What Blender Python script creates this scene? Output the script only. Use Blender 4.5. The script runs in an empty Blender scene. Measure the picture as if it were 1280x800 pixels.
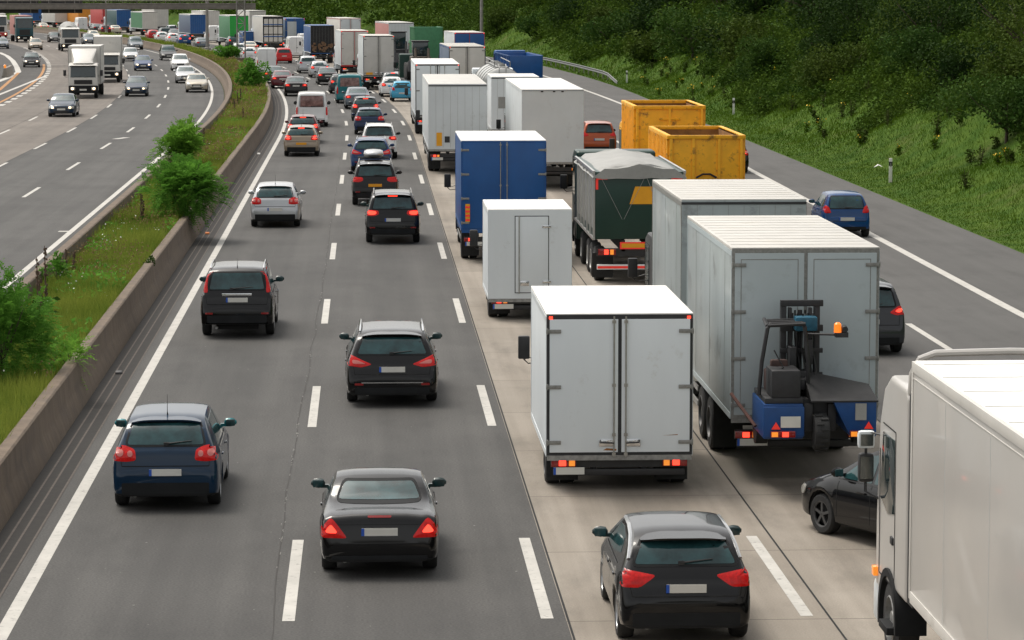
import bpy, bmesh, math, random
import numpy as np
from mathutils import Vector, Matrix
from mathutils.bvhtree import BVHTree
random.seed(7); rng = np.random.default_rng(7)
R_ = math.radians
scene = bpy.context.scene
# ------------------------------------------------------------------ camera
CAM_H = 8.5; YAW = R_(2.7404); PITCH = R_(6.307)
cam = bpy.data.cameras.new('camera'); cam_o = bpy.data.objects.new('camera', cam)
scene.collection.objects.link(cam_o); scene.camera = cam_o
cam.sensor_width = 36; cam.lens = 36*3800/1280; cam.clip_start = .5; cam.clip_end = 6000
cam_o.location = (0, 0, CAM_H)
cam_o.rotation_euler = (R_(90)-PITCH, 0, -YAW)
# ------------------------------------------------------------------ light
SUN_EL, SUN_AZ = 62, 318          # azimuth from +Y clockwise
w = bpy.data.worlds.new('World'); scene.world = w; w.use_nodes = True
nt = w.node_tree; nt.nodes.clear()
sky = nt.nodes.new('ShaderNodeTexSky'); sky.sky_type = 'NISHITA'; sky.sun_disc = False
sky.sun_elevation = R_(SUN_EL); sky.sun_rotation = R_(SUN_AZ)
sky.air_density = 1.0; sky.dust_density = 4; sky.ozone_density = 1
hs = nt.nodes.new('ShaderNodeHueSaturation'); hs.inputs['Saturation'].default_value = .18
bg = nt.nodes.new('ShaderNodeBackground'); bg.inputs[1].default_value = .15
wo = nt.nodes.new('ShaderNodeOutputWorld')
nt.links.new(sky.outputs[0], hs.inputs['Color']); tint = nt.nodes.new('ShaderNodeMix'); tint.data_type = 'RGBA'; tint.blend_type = 'MULTIPLY'; tint.inputs[0].default_value = 1; tint.inputs[7].default_value = (1, .975, .93, 1)
nt.links.new(hs.outputs[0], tint.inputs[6]); nt.links.new(tint.outputs[2], bg.inputs[0]); nt.links.new(bg.outputs[0], wo.inputs[0])
sl = bpy.data.lights.new('sun', 'SUN'); sl.energy = .95; sl.angle = R_(20); sl.color = (1, .93, .83)
so = bpy.data.objects.new('sun', sl); scene.collection.objects.link(so)
a, e = R_(SUN_AZ), R_(SUN_EL)
sd = Vector((math.sin(a)*math.cos(e), math.cos(a)*math.cos(e), math.sin(e)))
so.rotation_euler = sd.to_track_quat('Z', 'Y').to_euler(); so.location = (0, 0, 60)
scene.view_settings.view_transform = 'Standard'; scene.view_settings.look = 'None'
scene.view_settings.exposure = .66; scene.view_settings.gamma = 1
scene.render.engine = 'CYCLES'

# ------------------------------------------------------------------ road axis
Y0, RAD = 166., 1480.
def P(s, o, z=0.):
    if s <= Y0: return Vector((o, s, z))
    a = (s-Y0)/RAD
    return Vector((-RAD+(RAD+o)*math.cos(a), Y0+(RAD+o)*math.sin(a), z))
def head(s): return 0. if s <= Y0 else (s-Y0)/RAD
def inv(X, Y):
    if Y <= Y0: return Y, X
    return Y0+math.atan2(Y-Y0, X+RAD)*RAD, math.hypot(X+RAD, Y-Y0)-RAD
_F = Vector((math.sin(YAW)*math.cos(PITCH), math.cos(YAW)*math.cos(PITCH), -math.sin(PITCH)))
_R = Vector((math.cos(YAW), -math.sin(YAW), 0)); _U = _R.cross(_F)
def gp(x, y, h=0.):
    """surveyed ground point: where the sight line through photo point (x, y) meets the plane at height h"""
    D = _F+_R*((x-640)/3800.)+_U*((400-y)/3800.)
    t = (h-CAM_H)/D.z
    return D.x*t, D.y*t

# ------------------------------------------------------------------ materials
MATS = {}
def mat(name, col=(.5, .5, .5), rough=.5, metal=0., coat=0., var=.12, scale=3., streak=0., bump=0., emit=0., emitcol=None, spec=.5, col2=None, detail=4., dirt=None):
    if name in MATS: return MATS[name]
    m = bpy.data.materials.new(name); m.use_nodes = True; n = m.node_tree; n.nodes.clear()
    out = n.nodes.new('ShaderNodeOutputMaterial'); b = n.nodes.new('ShaderNodeBsdfPrincipled')
    n.links.new(b.outputs[0], out.inputs[0])
    tc = n.nodes.new('ShaderNodeTexCoord'); no = n.nodes.new('ShaderNodeTexNoise')
    no.inputs['Scale'].default_value = scale; no.inputs['Detail'].default_value = detail; no.inputs['Roughness'].default_value = .6
    if streak:
        mp = n.nodes.new('ShaderNodeMapping'); mp.inputs['Scale'].default_value = (1, 1, streak)
        n.links.new(tc.outputs['Object'], mp.inputs[0]); n.links.new(mp.outputs[0], no.inputs['Vector'])
    else: n.links.new(tc.outputs['Object'], no.inputs['Vector'])
    mr = n.nodes.new('ShaderNodeMapRange'); mr.inputs[1].default_value = .3; mr.inputs[2].default_value = .7
    n.links.new(no.outputs[0], mr.inputs[0])
    mx = n.nodes.new('ShaderNodeMix'); mx.data_type = 'RGBA'
    c2 = col2 or tuple(min(1, c*(1+var)) for c in col); c1 = col if col2 else tuple(c*(1-var) for c in col)
    mx.inputs[6].default_value = (*c1, 1); mx.inputs[7].default_value = (*c2, 1)
    n.links.new(mr.outputs[0], mx.inputs[0])
    colout = mx.outputs[2]
    if dirt:
        n2 = n.nodes.new('ShaderNodeTexNoise'); n2.inputs['Scale'].default_value = dirt[1]; n2.inputs['Detail'].default_value = 7; n2.inputs['Roughness'].default_value = .7
        n.links.new(tc.outputs['Object'], n2.inputs['Vector'])
        r2 = n.nodes.new('ShaderNodeMapRange'); r2.inputs[1].default_value = dirt[2]; r2.inputs[2].default_value = dirt[2]+.12; r2.inputs[4].default_value = dirt[3]
        n.links.new(n2.outputs[0], r2.inputs[0])
        m2 = n.nodes.new('ShaderNodeMix'); m2.data_type = 'RGBA'; m2.inputs[7].default_value = (*dirt[0], 1)
        n.links.new(r2.outputs[0], m2.inputs[0]); n.links.new(colout, m2.inputs[6]); colout = m2.outputs[2]
    n.links.new(colout, b.inputs['Base Color'])
    b.inputs['Roughness'].default_value = rough; b.inputs['Metallic'].default_value = metal
    b.inputs['Coat Weight'].default_value = coat; b.inputs['Coat Roughness'].default_value = .04
    b.inputs['Specular IOR Level'].default_value = spec
    if bump:
        bp = n.nodes.new('ShaderNodeBump'); bp.inputs['Strength'].default_value = bump; bp.inputs['Distance'].default_value = .02
        n3 = n.nodes.new('ShaderNodeTexNoise'); n3.inputs['Scale'].default_value = scale*12; n3.inputs['Detail'].default_value = 3
        n.links.new(tc.outputs['Object'], n3.inputs['Vector'])
        n.links.new(n3.outputs[0], bp.inputs['Height']); n.links.new(bp.outputs[0], b.inputs['Normal'])
    if emit:
        b.inputs['Emission Color'].default_value = (*(emitcol or col), 1); b.inputs['Emission Strength'].default_value = emit
    MATS[name] = m; return m
def paint(name, col, metal=.3, rough=.32, **k): return mat('paint_'+name, col, rough=rough, metal=0 if sum(col) < .3 else metal, coat=.7, spec=.08, var=.06, scale=1.2, **k)
GLASS = mat('car_glass', (.016, .050, .054), rough=.05, var=.55, scale=3., spec=.6)
GLASS_T = mat('truck_glass', (.015, .03, .033), rough=.05, var=.3, scale=1.5, spec=.8)
RUB = mat('rubber', (.018, .018, .018), rough=.8, var=.3, scale=9, bump=.2)
BLK = mat('black_plastic', (.02, .02, .021), rough=.5, var=.2)
DRK = mat('dark_underbody', (.012, .012, .012), rough=.9)
RIM = mat('rim_alloy', (.45, .46, .47), rough=.3, metal=.8, var=.15)
RIMS = mat('rim_steel', (.09, .09, .09), rough=.5, metal=.5, var=.2)
CHR = mat('chrome', (.7, .71, .72), rough=.15, metal=1., var=.05)
STL = mat('weathered_steel', (.3, .3, .29), rough=.5, metal=.6, var=.25, scale=12)
LRED = mat('tail_lens', (.40, .006, .005), rough=.2, coat=.35, spec=.2, var=.35, scale=22, emit=.06, emitcol=(1, .01, .01))
LDRK = mat('tail_lens_unlit', (.24, .008, .008), rough=.15, coat=.6, var=.2, scale=14)
LIT = mat('lit_lamp', (.7, .02, .01), rough=.2, emit=1.6, emitcol=(1, .05, .025), var=.1)
LORG = mat('orange_lens', (.8, .25, .03), rough=.2, coat=.5, emit=.4, emitcol=(1, .3, .03))
LWHT = mat('reverse_lens', (.55, .16, .14), rough=.2, coat=.4)
HLMP = mat('headlamp_glass', (.34, .34, .33), rough=.1, coat=.8, emit=.04, emitcol=(1, .85, .6))
HLIT = mat('headlamp_lit', (.9, .8, .6), rough=.2, emit=2.2, emitcol=(1, .7, .42))
PLT = mat('number_plate_white', (.62, .61, .56), rough=.5, var=.05)
PLTY = mat('number_plate_yellow', (.75, .32, .01), rough=.5, var=.05)
EUB = mat('plate_blue', (.01, .08, .42), rough=.5, var=.05)
TEX = mat('dark_trim', (.014, .015, .016), rough=.7, var=.2, spec=.2)
SEAM = mat('panel_seam', (.006, .006, .006), rough=.9)

# ------------------------------------------------------------------ mesh helpers
class MB:
    def __init__(s): s.v = []; s.f = []; s.m = []
    def add(s, v, f, m=0):
        b = len(s.v); s.v += [tuple(p) for p in v]; s.f += [tuple(i+b for i in q) for q in f]
        s.m += [m]*len(f) if isinstance(m, int) else list(m); return s
    def box(s, x0, x1, y0, y1, z0, z1, m=0, M=None):
        v = [(x, y, z) for z in (z0, z1) for y in (y0, y1) for x in (x0, x1)]
        if M: v = [M @ Vector(p) for p in v]
        return s.add(v, [(0, 2, 3, 1), (4, 5, 7, 6), (0, 1, 5, 4), (2, 6, 7, 3), (0, 4, 6, 2), (1, 3, 7, 5)], m)
    def prism(s, prof, x0, x1, m=0, axis='x'):
        n = len(prof)
        if axis == 'x': v = [(x0, a, b) for a, b in prof]+[(x1, a, b) for a, b in prof]
        elif axis == 'y': v = [(a, x0, b) for a, b in prof]+[(a, x1, b) for a, b in prof]
        else: v = [(a, b, x0) for a, b in prof]+[(a, b, x1) for a, b in prof]
        f = [tuple(range(n)), tuple(range(2*n-1, n-1, -1))]+[(i, i+n, (i+1) % n+n, (i+1) % n) for i in range(n)]
        return s.add(v, f, m)
    def lathe(s, prof, c, axis='x', n=20, m=0, close=True):
        """prof: list of (axial, radius)"""
        v = []; k = len(prof)
        for i in range(n):
            a = 2*math.pi*i/n; ca, sa = math.cos(a), math.sin(a)
            for h, r in prof:
                p = {'x': (h, r*ca, r*sa), 'y': (r*ca, h, r*sa), 'z': (r*ca, r*sa, h)}[axis]
                v.append((p[0]+c[0], p[1]+c[1], p[2]+c[2]))
        f = [(i*k+j, ((i+1) % n)*k+j, ((i+1) % n)*k+j+1, i*k+j+1) for i in range(n) for j in range(k-1)]
        if close:
            f += [tuple(i*k for i in range(n))[::-1], tuple(i*k+k-1 for i in range(n))]
        return s.add(v, f, m)
    def tube(s, pts, r, n=6, m=0):
        pts = [Vector(p) for p in pts]; v = []; 
        for i, p in enumerate(pts):
            d = (pts[min(i+1, len(pts)-1)]-pts[max(i-1, 0)]).normalized()
            u = d.orthogonal().normalized() if i == 0 else (u-d*u.dot(d)).normalized()
            w_ = d.cross(u)
            rr = r[i] if isinstance(r, (list, tuple)) else r
            v += [p+(u*math.cos(2*math.pi*k/n)+w_*math.sin(2*math.pi*k/n))*rr for k in range(n)]
        f = [(i*n+k, i*n+(k+1) % n, (i+1)*n+(k+1) % n, (i+1)*n+k) for i in range(len(pts)-1) for k in range(n)]
        f += [tuple(range(n))[::-1], tuple(range((len(pts)-1)*n, len(pts)*n))]
        return s.add(v, f, m)
    def mesh(s, name, bevel=0., sharp=35, segs=2, dy=0.):
        me = bpy.data.meshes.new(name)
        v = [(a, b+dy, c) for a, b, c in s.v] if dy else s.v
        me.from_pydata(v, [], s.f)
        for p, k in zip(me.polygons, s.m): p.material_index = k
        bm = bmesh.new(); bm.from_mesh(me)
        bmesh.ops.recalc_face_normals(bm, faces=bm.faces)
        if bevel:
            ed = [e for e in bm.edges if len(e.link_faces) == 2 and e.calc_face_angle(0) > .5]
            bmesh.ops.bevel(bm, geom=ed, offset=bevel, segments=segs, profile=.6, affect='EDGES', clamp_overlap=True)
        c = math.radians(sharp)
        for fc in bm.faces: fc.smooth = True
        for e in bm.edges: e.smooth = len(e.link_faces) == 2 and e.calc_face_angle(9) < c
        bm.to_mesh(me); bm.free(); return me

COL = scene.collection
def link(name, data, mats=(), parent=None, loc=None, rot=0.):
    o = bpy.data.objects.new(name, data); COL.objects.link(o)
    if data is not None:
        for m in mats:
            if len(data.materials) < len(mats): data.materials.append(m)
    if parent: o.parent = parent
    if loc is not None: o.location = loc
    if rot: o.rotation_euler.z = rot
    return o
def tag(o, label=None, cat=None, group=None, kind=None):
    if label: o['label'] = label
    if cat: o['category'] = cat
    if group: o['group'] = group
    if kind: o['kind'] = kind
    return o
def struct(name, mb, mats, **k):
    o = link(name, mb.mesh(name, **k), mats if isinstance(mats, (list, tuple)) else [mats]); o['kind'] = 'structure'; return o

class Proto:
    def __init__(s): s.parts = []
    def part(s, name, mb, mats, parent=-1, label=None, bevel=0., sharp=35, dy=0., segs=2):
        if isinstance(mb, MB) and name in ('side_rib', 'side_seam', 'edge_profile', 'curtain_strap', 'side_post', 'side_panel', 'side_curtain', 'side_fairing'):
            for sg in (1, -1):      # left and right flank are separate pieces
                q = MB(); mp = {}
                for f_, m_ in zip(mb.f, mb.m):
                    if all(mb.v[i][0]*sg > 0 for i in f_):
                        g_ = []
                        for i in f_:
                            if i not in mp: mp[i] = len(q.v); q.v.append(mb.v[i])
                            g_.append(mp[i])
                        q.f.append(tuple(g_)); q.m.append(m_)
                me = q.mesh(name, bevel, sharp, segs, dy); me.materials.append(mats); s.parts.append((name, me, [mats], parent, label))
            return len(s.parts)-1
        me = mb.mesh(name, bevel, sharp, segs, dy) if isinstance(mb, MB) else mb
        mats = mats if isinstance(mats, (list, tuple)) else [mats]
        for m in mats: me.materials.append(m if not isinstance(m, str) else None)
        s.parts.append((name, me, mats, parent, label)); return len(s.parts)-1
    def spawn(s, name, label, cat, loc, rot=0., group=None, over={}):
        root = link(name, None, loc=loc, rot=rot); root.empty_display_size = .5
        tag(root, label, cat, group)
        obs = []
        for (nm, me, mats, par, lb) in s.parts:
            o = bpy.data.objects.new(nm, me); COL.objects.link(o)
            o.parent = root if par < 0 else obs[par]
            for i, m in enumerate(mats):
                if isinstance(m, str):
                    o.material_slots[i].link = 'OBJECT'; o.material_slots[i].material = over[m]
            if lb: o['label'] = lb
            obs.append(o)
        return root

# ------------------------------------------------------------------ the road and its edges
def edge_o(s):     # right edge of the asphalt
    return float(np.interp(s, [0, 166, 190, 225, 260, 320, 360, 2000], [20.8, 20.8, 20.9, 22.1, 23.7, 26.3, 26.8, 26.8]))
def line_o(s): return float(np.interp(s, [0, 78, 137, 224, 245, 320, 2000], [16.4, 16.9, 17.6, 19.2, 19.7, 22.6, 23.0]))
S_END = 1300
def stations(s0, s1):
    L = [s0]
    while L[-1] < s1-1e-6:
        s = L[-1]; L.append(min(s1, s+(60 if s < Y0-61 else (Y0-s if s < Y0 else 6))))
    return L
def sheet(mb, o0, o1, s0, s1, z, m=0, st=None, zz=None):
    st = st or stations(s0, s1); v = []; f = []
    for s in st:
        a_ = o0(s) if callable(o0) else o0; b_ = o1(s) if callable(o1) else o1
        v += [P(s, a_, z), P(s, b_, z if zz is None else zz)]
    for i in range(len(st)-1): f.append((2*i, 2*i+1, 2*i+3, 2*i+2))
    mb.add(v, f, m); return mb
def sweep(mb, prof, s0, s1, m=0, step=None, fn=None):
    st = stations(s0, s1); v = []; f = []; n = len(prof)
    for s in st: v += [P(s, o+(fn(s) if fn else 0), z) for o, z in prof]
    for i in range(len(st)-1):
        for j in range(n-1): f.append((i*n+j, i*n+j+1, (i+1)*n+j+1, (i+1)*n+j))
    f += [tuple(range(n)), tuple(range((len(st)-1)*n, len(st)*n))[::-1]]
    mb.add(v, f, m); return mb

def ground_mat(name, c1, c2, tracks=None, grain=60, joints=None, crackle=.0, rough=.85, grainamp=.25):
    """road surface: fine aggregate, broad wear patches, optional wheel-polished bands and slab joints (by distance across / along the road)"""
    m = bpy.data.materials.new(name); m.use_nodes = True; n = m.node_tree; N = n.nodes.new; K = n.links.new; n.nodes.clear()
    out = N('ShaderNodeOutputMaterial'); b = N('ShaderNodeBsdfPrincipled'); K(b.outputs[0], out.inputs[0]); b.inputs['Roughness'].default_value = rough
    tc = N('ShaderNodeTexCoord'); uv = N('ShaderNodeUVMap'); uv.uv_map = 'road'
    n1 = N('ShaderNodeTexNoise'); n1.inputs['Scale'].default_value = .22; n1.inputs['Detail'].default_value = 6; K(tc.outputs['Object'], n1.inputs['Vector'])
    mp = N('ShaderNodeMapping'); mp.inputs['Scale'].default_value = (2.2, .05, 1); K(uv.outputs[0], mp.inputs[0])
    n2 = N('ShaderNodeTexNoise'); n2.inputs['Scale'].default_value = 1.; n2.inputs['Detail'].default_value = 5; K(mp.outputs[0], n2.inputs['Vector'])
    n3 = N('ShaderNodeTexNoise'); n3.inputs['Scale'].default_value = grain; n3.inputs['Detail'].default_value = 2; K(tc.outputs['Object'], n3.inputs['Vector'])
    ad = N('ShaderNodeMath'); ad.operation = 'ADD'; K(n1.outputs[0], ad.inputs[0]); K(n2.outputs[0], ad.inputs[1])
    mr = N('ShaderNodeMapRange'); mr.inputs[1].default_value = .75; mr.inputs[2].default_value = 1.25; K(ad.outputs[0], mr.inputs[0])
    mx = N('ShaderNodeMix'); mx.data_type = 'RGBA'; mx.inputs[6].default_value = (*c1, 1); mx.inputs[7].default_value = (*c2, 1); K(mr.outputs[0], mx.inputs[0])
    g = N('ShaderNodeMapRange'); g.inputs[1].default_value = .3; g.inputs[2].default_value = .7; g.inputs[3].default_value = 1-grainamp; g.inputs[4].default_value = 1+grainamp; K(n3.outputs[0], g.inputs[0])
    ml = N('ShaderNodeMix'); ml.data_type = 'RGBA'; ml.blend_type = 'MULTIPLY'; ml.inputs[0].default_value = 1; K(mx.outputs[2], ml.inputs[6]); K(g.outputs[0], ml.inputs[7])
    st_n = N('ShaderNodeTexNoise'); st_n.inputs['Scale'].default_value = .9; st_n.inputs['Detail'].default_value = 9; st_n.inputs['Roughness'].default_value = .68
    mp2 = N('ShaderNodeMapping'); mp2.inputs['Scale'].default_value = (1, .32, 1); K(uv.outputs[0], mp2.inputs[0]); K(mp2.outputs[0], st_n.inputs['Vector'])
    st_r = N('ShaderNodeMapRange'); st_r.inputs[1].default_value = .50; st_r.inputs[2].default_value = .70; st_r.inputs[3].default_value = 1; st_r.inputs[4].default_value = .74; K(st_n.outputs[0], st_r.inputs[0])
    ms_ = N('ShaderNodeMix'); ms_.data_type = 'RGBA'; ms_.blend_type = 'MULTIPLY'; ms_.inputs[0].default_value = 1; K(ml.outputs[2], ms_.inputs[6]); K(st_r.outputs[0], ms_.inputs[7])
    co = ms_.outputs[2]
    sx = N('ShaderNodeSeparateXYZ'); K(uv.outputs[0], sx.inputs[0])
    if tracks:
        per, ph, amp = tracks      # oil-darkened lane middles
        m1 = N('ShaderNodeMath'); m1.operation = 'MULTIPLY_ADD'; m1.inputs[1].default_value = 2*math.pi/per; m1.inputs[2].default_value = -2*math.pi*ph/per; K(sx.outputs[0], m1.inputs[0])
        m2 = N('ShaderNodeMath'); m2.operation = 'COSINE'; K(m1.outputs[0], m2.inputs[0])
        m3 = N('ShaderNodeMapRange'); m3.inputs[1].default_value = .2; m3.inputs[2].default_value = 1; m3.inputs[3].default_value = 1; m3.inputs[4].default_value = 1-amp; K(m2.outputs[0], m3.inputs[0])
        m4 = N('ShaderNodeMix'); m4.data_type = 'RGBA'; m4.blend_type = 'MULTIPLY'; m4.inputs[0].default_value = 1; K(co, m4.inputs[6]); K(m3.outputs[0], m4.inputs[7]); co = m4.outputs[2]
    if joints:
        fr = N('ShaderNodeMath'); fr.operation = 'FRACT'; dv = N('ShaderNodeMath'); dv.operation = 'DIVIDE'; dv.inputs[1].default_value = joints; K(sx.outputs[1], dv.inputs[0]); K(dv.outputs[0], fr.inputs[0])
        lt = N('ShaderNodeMath'); lt.operation = 'LESS_THAN'; lt.inputs[1].default_value = .025/joints; K(fr.outputs[0], lt.inputs[0])
        fl = N('ShaderNodeMath'); fl.operation = 'FLOOR'; K(dv.outputs[0], fl.inputs[0])
        wn = N('ShaderNodeTexWhiteNoise'); wn.noise_dimensions = '1D'; K(fl.outputs[0], wn.inputs['W'])
        mw = N('ShaderNodeMapRange'); mw.inputs[3].default_value = .9; mw.inputs[4].default_value = 1.08; K(wn.outputs[0], mw.inputs[0])
        m6 = N('ShaderNodeMix'); m6.data_type = 'RGBA'; m6.blend_type = 'MULTIPLY'; m6.inputs[0].default_value = 1; K(co, m6.inputs[6]); K(mw.outputs[0], m6.inputs[7])
        m5 = N('ShaderNodeMix'); m5.data_type = 'RGBA'; m5.inputs[7].default_value = (c1[0]*.35, c1[1]*.33, c1[2]*.3, 1); K(lt.outputs[0], m5.inputs[0]); K(m6.outputs[2], m5.inputs[6]); co = m5.outputs[2]
    K(co, b.inputs['Base Color'])
    bp = N('ShaderNodeBump'); bp.inputs['Strength'].default_value = .25; bp.inputs['Distance'].default_value = .01; K(n3.outputs[0], bp.inputs['Height']); K(bp.outputs[0], b.inputs['Normal'])
    return m
def road_uv(o):
    me = o.data; uv = me.uv_layers.new(name='road')
    for l in me.loops:
        c = me.vertices[l.vertex_index].co; s, of = inv(c.x, c.y); uv.data[l.index].uv = (of, s)
ASPH = ground_mat('asphalt', (.042, .0405, .038), (.066, .0635, .0595), tracks=(3.6, .7, .20), grain=28, grainamp=.34)
ASPD = ground_mat('asphalt_margin', (.036, .033, .030), (.054, .050, .046))
ASPR = ground_mat('asphalt_right', (.060, .058, .055), (.078, .0755, .072))
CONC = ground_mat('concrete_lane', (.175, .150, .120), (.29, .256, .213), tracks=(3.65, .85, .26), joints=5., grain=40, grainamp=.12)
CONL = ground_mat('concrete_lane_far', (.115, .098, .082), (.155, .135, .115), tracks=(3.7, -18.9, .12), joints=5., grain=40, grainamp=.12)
WLINE = mat('road_paint', (.44, .425, .39), rough=.7, var=.12, scale=1.5, detail=8, dirt=((.16, .15, .14), 7, .56, .85))
OLINE = mat('road_paint_orange', (.34, .15, .03), rough=.7, var=.15, scale=4)
BARR = mat('barrier_concrete', (.135, .100, .070), rough=.9, var=.22, scale=4., streak=.15, bump=.3, dirt=((.09, .07, .055), 1.4, .5, .6))
GUT = mat('gutter_dark', (.014, .012, .010), rough=.9, var=.3, scale=6)
GUTL = mat('gutter_rim', (.085, .07, .06), rough=.9, var=.25, scale=6)
GRND = mat('ground_soil_grass', (.035, .055, .015), rough=.95, col2=(.07, .085, .025), scale=.6, detail=8)
GRND2 = mat('embankment_grass', (.026, .068, .005), rough=.95, spec=.1, col2=(.070, .115, .012), scale=.9, detail=9, bump=.5, dirt=((.09, .09, .03), .35, .55, .6))

g = MB(); g.add([(-3000, -400, -.06), (3000, -400, -.06), (3000, 4500, -.06), (-3000, 4500, -.06)], [(0, 1, 2, 3)])
struct('ground', g, GRND)
mb = MB(); sheet(mb, -5.75, 2.65, -40, S_END, 0.); sheet(mb, -17.3, -9.3, -40, S_END, 0.)
road_uv(struct('road', mb, ASPH))
mb = MB(); sheet(mb, 2.65, 10.0, -40, S_END, .0); road_uv(struct('concrete_lanes', mb, CONC))
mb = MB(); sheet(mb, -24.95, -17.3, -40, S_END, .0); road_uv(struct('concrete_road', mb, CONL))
mb = MB(); sheet(mb, 10.0, edge_o, -40, S_END, .0); road_uv(struct('right_road', mb, ASPR))
mb = MB(); sheet(mb, -33., -24.95, -40, S_END, .0); road_uv(struct('slip_road', mb, ASPD))
# paint
mb = MB(); Zp = .004
sheet(mb, -4.92, -4.72, -40, S_END, Zp)
sheet(mb, -10.31, -10.11, -40, S_END, Zp)
sheet(mb, lambda s: line_o(s)-.14, lambda s: line_o(s)+.14, -40, S_END, Zp)
def dashes(o, wd, first, per=18., ln=6., s1=560):
    s = first
    while s < s1:
        sheet(mb, o-wd/2, o+wd/2, s, s+ln, Zp, st=[s, s+ln/2, s+ln]); s += per
k0 = 40.2-54
for o in (-1.08, 2.4): dashes(o, .17, k0)
dashes(5.92, .17, k0); dashes(13.6, .17, 69.5-90)
for o in (-13.75, -17.2): dashes(o, .16, 122.5-144)
dashes(-20.85, .16, 120.-144)
dashes(9.75, .15, k0+3)
dashes(-24.85, .42, 60, 6., 3., 420)
# worn arrow stubs on the far carriageway
for (xa, ya, xb, yb, o_) in ((148, 174, 163, 172, 0), (72, 290, 92, 290, 0)):
    A, B = Vector((*gp(xa, ya), Zp+.004)), Vector((*gp(xb, yb), Zp+.004)); d_ = (B-A).normalized(); n_ = Vector((-d_.y, d_.x, 0))
    mb.add([A, B, B+n_*.4, A+n_*.4], [(0, 1, 2, 3)])
def poly_line(mbb, pts, wd, z):
    pts = [Vector((*p, z)) for p in pts]; v = []
    for i, p in enumerate(pts):
        d_ = (pts[min(i+1, len(pts)-1)]-pts[max(0, i-1)]).normalized(); n_ = Vector((-d_.y, d_.x, 0))*wd/2; v += [p-n_, p+n_]
    mbb.add(v, [(2*i, 2*i+1, 2*i+3, 2*i+2) for i in range(len(pts)-1)])
poly_line(mb, [gp(*p) for p in ((-40, 134), (0, 118), (30, 106), (57, 95))], .3, Zp+.004)
poly_line(mb, [gp(*p) for p in ((-40, 58), (0, 66), (9, 70), (16, 76), (21, 84), (23, 90), (16, 95), (0, 101), (-30, 112))], .55, Zp+.004)
struct('road_markings', mb, WLINE)
mb = MB(); sheet(mb, -25.5, -25.25, 60, 330, Zp)
poly_line(mb, [gp(*p) for p in ((23, 91), (16, 98), (0, 112), (-30, 130))], .3, Zp+.008)
struct('orange_road_markings', mb, OLINE)
# gutter channel beside our barrier
mb = MB(); sheet(mb, -5.74, -5.16, -40, S_END, .004); struct('gutter', mb, GUT)
mb = MB()
for o in (-5.56, -5.38, -5.16): sheet(mb, o, o+.035, -40, S_END, .008)
struct('gutter_rims', mb, GUTL)
# longitudinal slab joint and the wandering crack
mb = MB()
for o in (6.2, 9.97, 2.66, -21.1, -17.3): sheet(mb, o, o+.03, -40, 600, .005)
struct('slab_joints', mb, SEAM)
CRK = mat('crack_filler', (.035, .033, .03), rough=.9); CRL = mat('crack_chips', (.17, .165, .155), rough=.9)
mb = MB(); mc = MB(); s = -20.; pts = []
ph = 0.
while s < 330:
    ph += random.uniform(-.012, .012); ph *= .97
    pts.append((s, -1.29+ph+.02*math.sin(s*.7))); s += .5
v = []; 
for s, o in pts: wd = .004+.009*random.random(); v += [P(s, o-wd, .005), P(s, o+wd, .005)]
mb.add(v, [(2*i, 2*i+1, 2*i+3, 2*i+2) for i in range(len(pts)-1)])
for i in range(620):
    s, o = random.choice(pts); o += random.uniform(-.03, .02); s += random.random(); l = random.uniform(.03, .4)*random.random()**.7+.02; wd = random.uniform(.002, .013)
    mc.add([P(s, o-wd, .008), P(s+l*.3, o+wd, .008), P(s+l, o+wd*.6, .008), P(s+l*.8, o-wd, .008)], [(0, 1, 2, 3)])
for i in range(260):
    s, o = random.uniform(38, 170), random.uniform(-4.5, 2.3); l = random.uniform(.008, .028)
    mc.add([P(s, o, .006), P(s+l*.3, o+l, .006), P(s+l*2, o+l*.8, .006), P(s+l*1.4, o-l*.3, .006)], [(0, 1, 2, 3)])
struct('road_crack', mb, CRK); struct('road_crack_chips', mc, CRL)
# barriers
mb = MB(); sweep(mb, [(-5.73, 0), (-5.745, .1), (-5.83, .34), (-5.86, .42), (-5.89, .83), (-5.92, .86), (-6.12, .86), (-6.15, .83), (-6.15, -.02)], -40, S_END)
o = link('concrete_barrier', mb.mesh('concrete_barrier', sharp=25), [BARR]); tag(o, 'brown stained concrete barrier wall beside the drain channel of the near carriageway', 'barrier')
mb = MB(); sweep(mb, [(-9.25, 0), (-9.235, .1), (-9.08, .34), (-9.03, .42), (-8.95, .85), (-8.92, .88), (-8.7, .88), (-8.67, .85), (-8.67, -.02)], -40, S_END)
o = link('concrete_barrier', mb.mesh('concrete_barrier', sharp=25), [BARR]); tag(o, 'brown concrete barrier wall curving along the oncoming carriageway behind the grass strip', 'barrier')
# dark joints in both barriers: real recessed strips would be lost, thin filled seams stand 2 mm proud
# median soil
def med_z(o): return float(np.interp(o, [-8.67, -6.15], [.42, .7]))
mb = MB(); sheet(mb, -8.67, -6.15, -40, S_END, .42, zz=.72); 
struct('median_strip', mb, GRND2)

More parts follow.
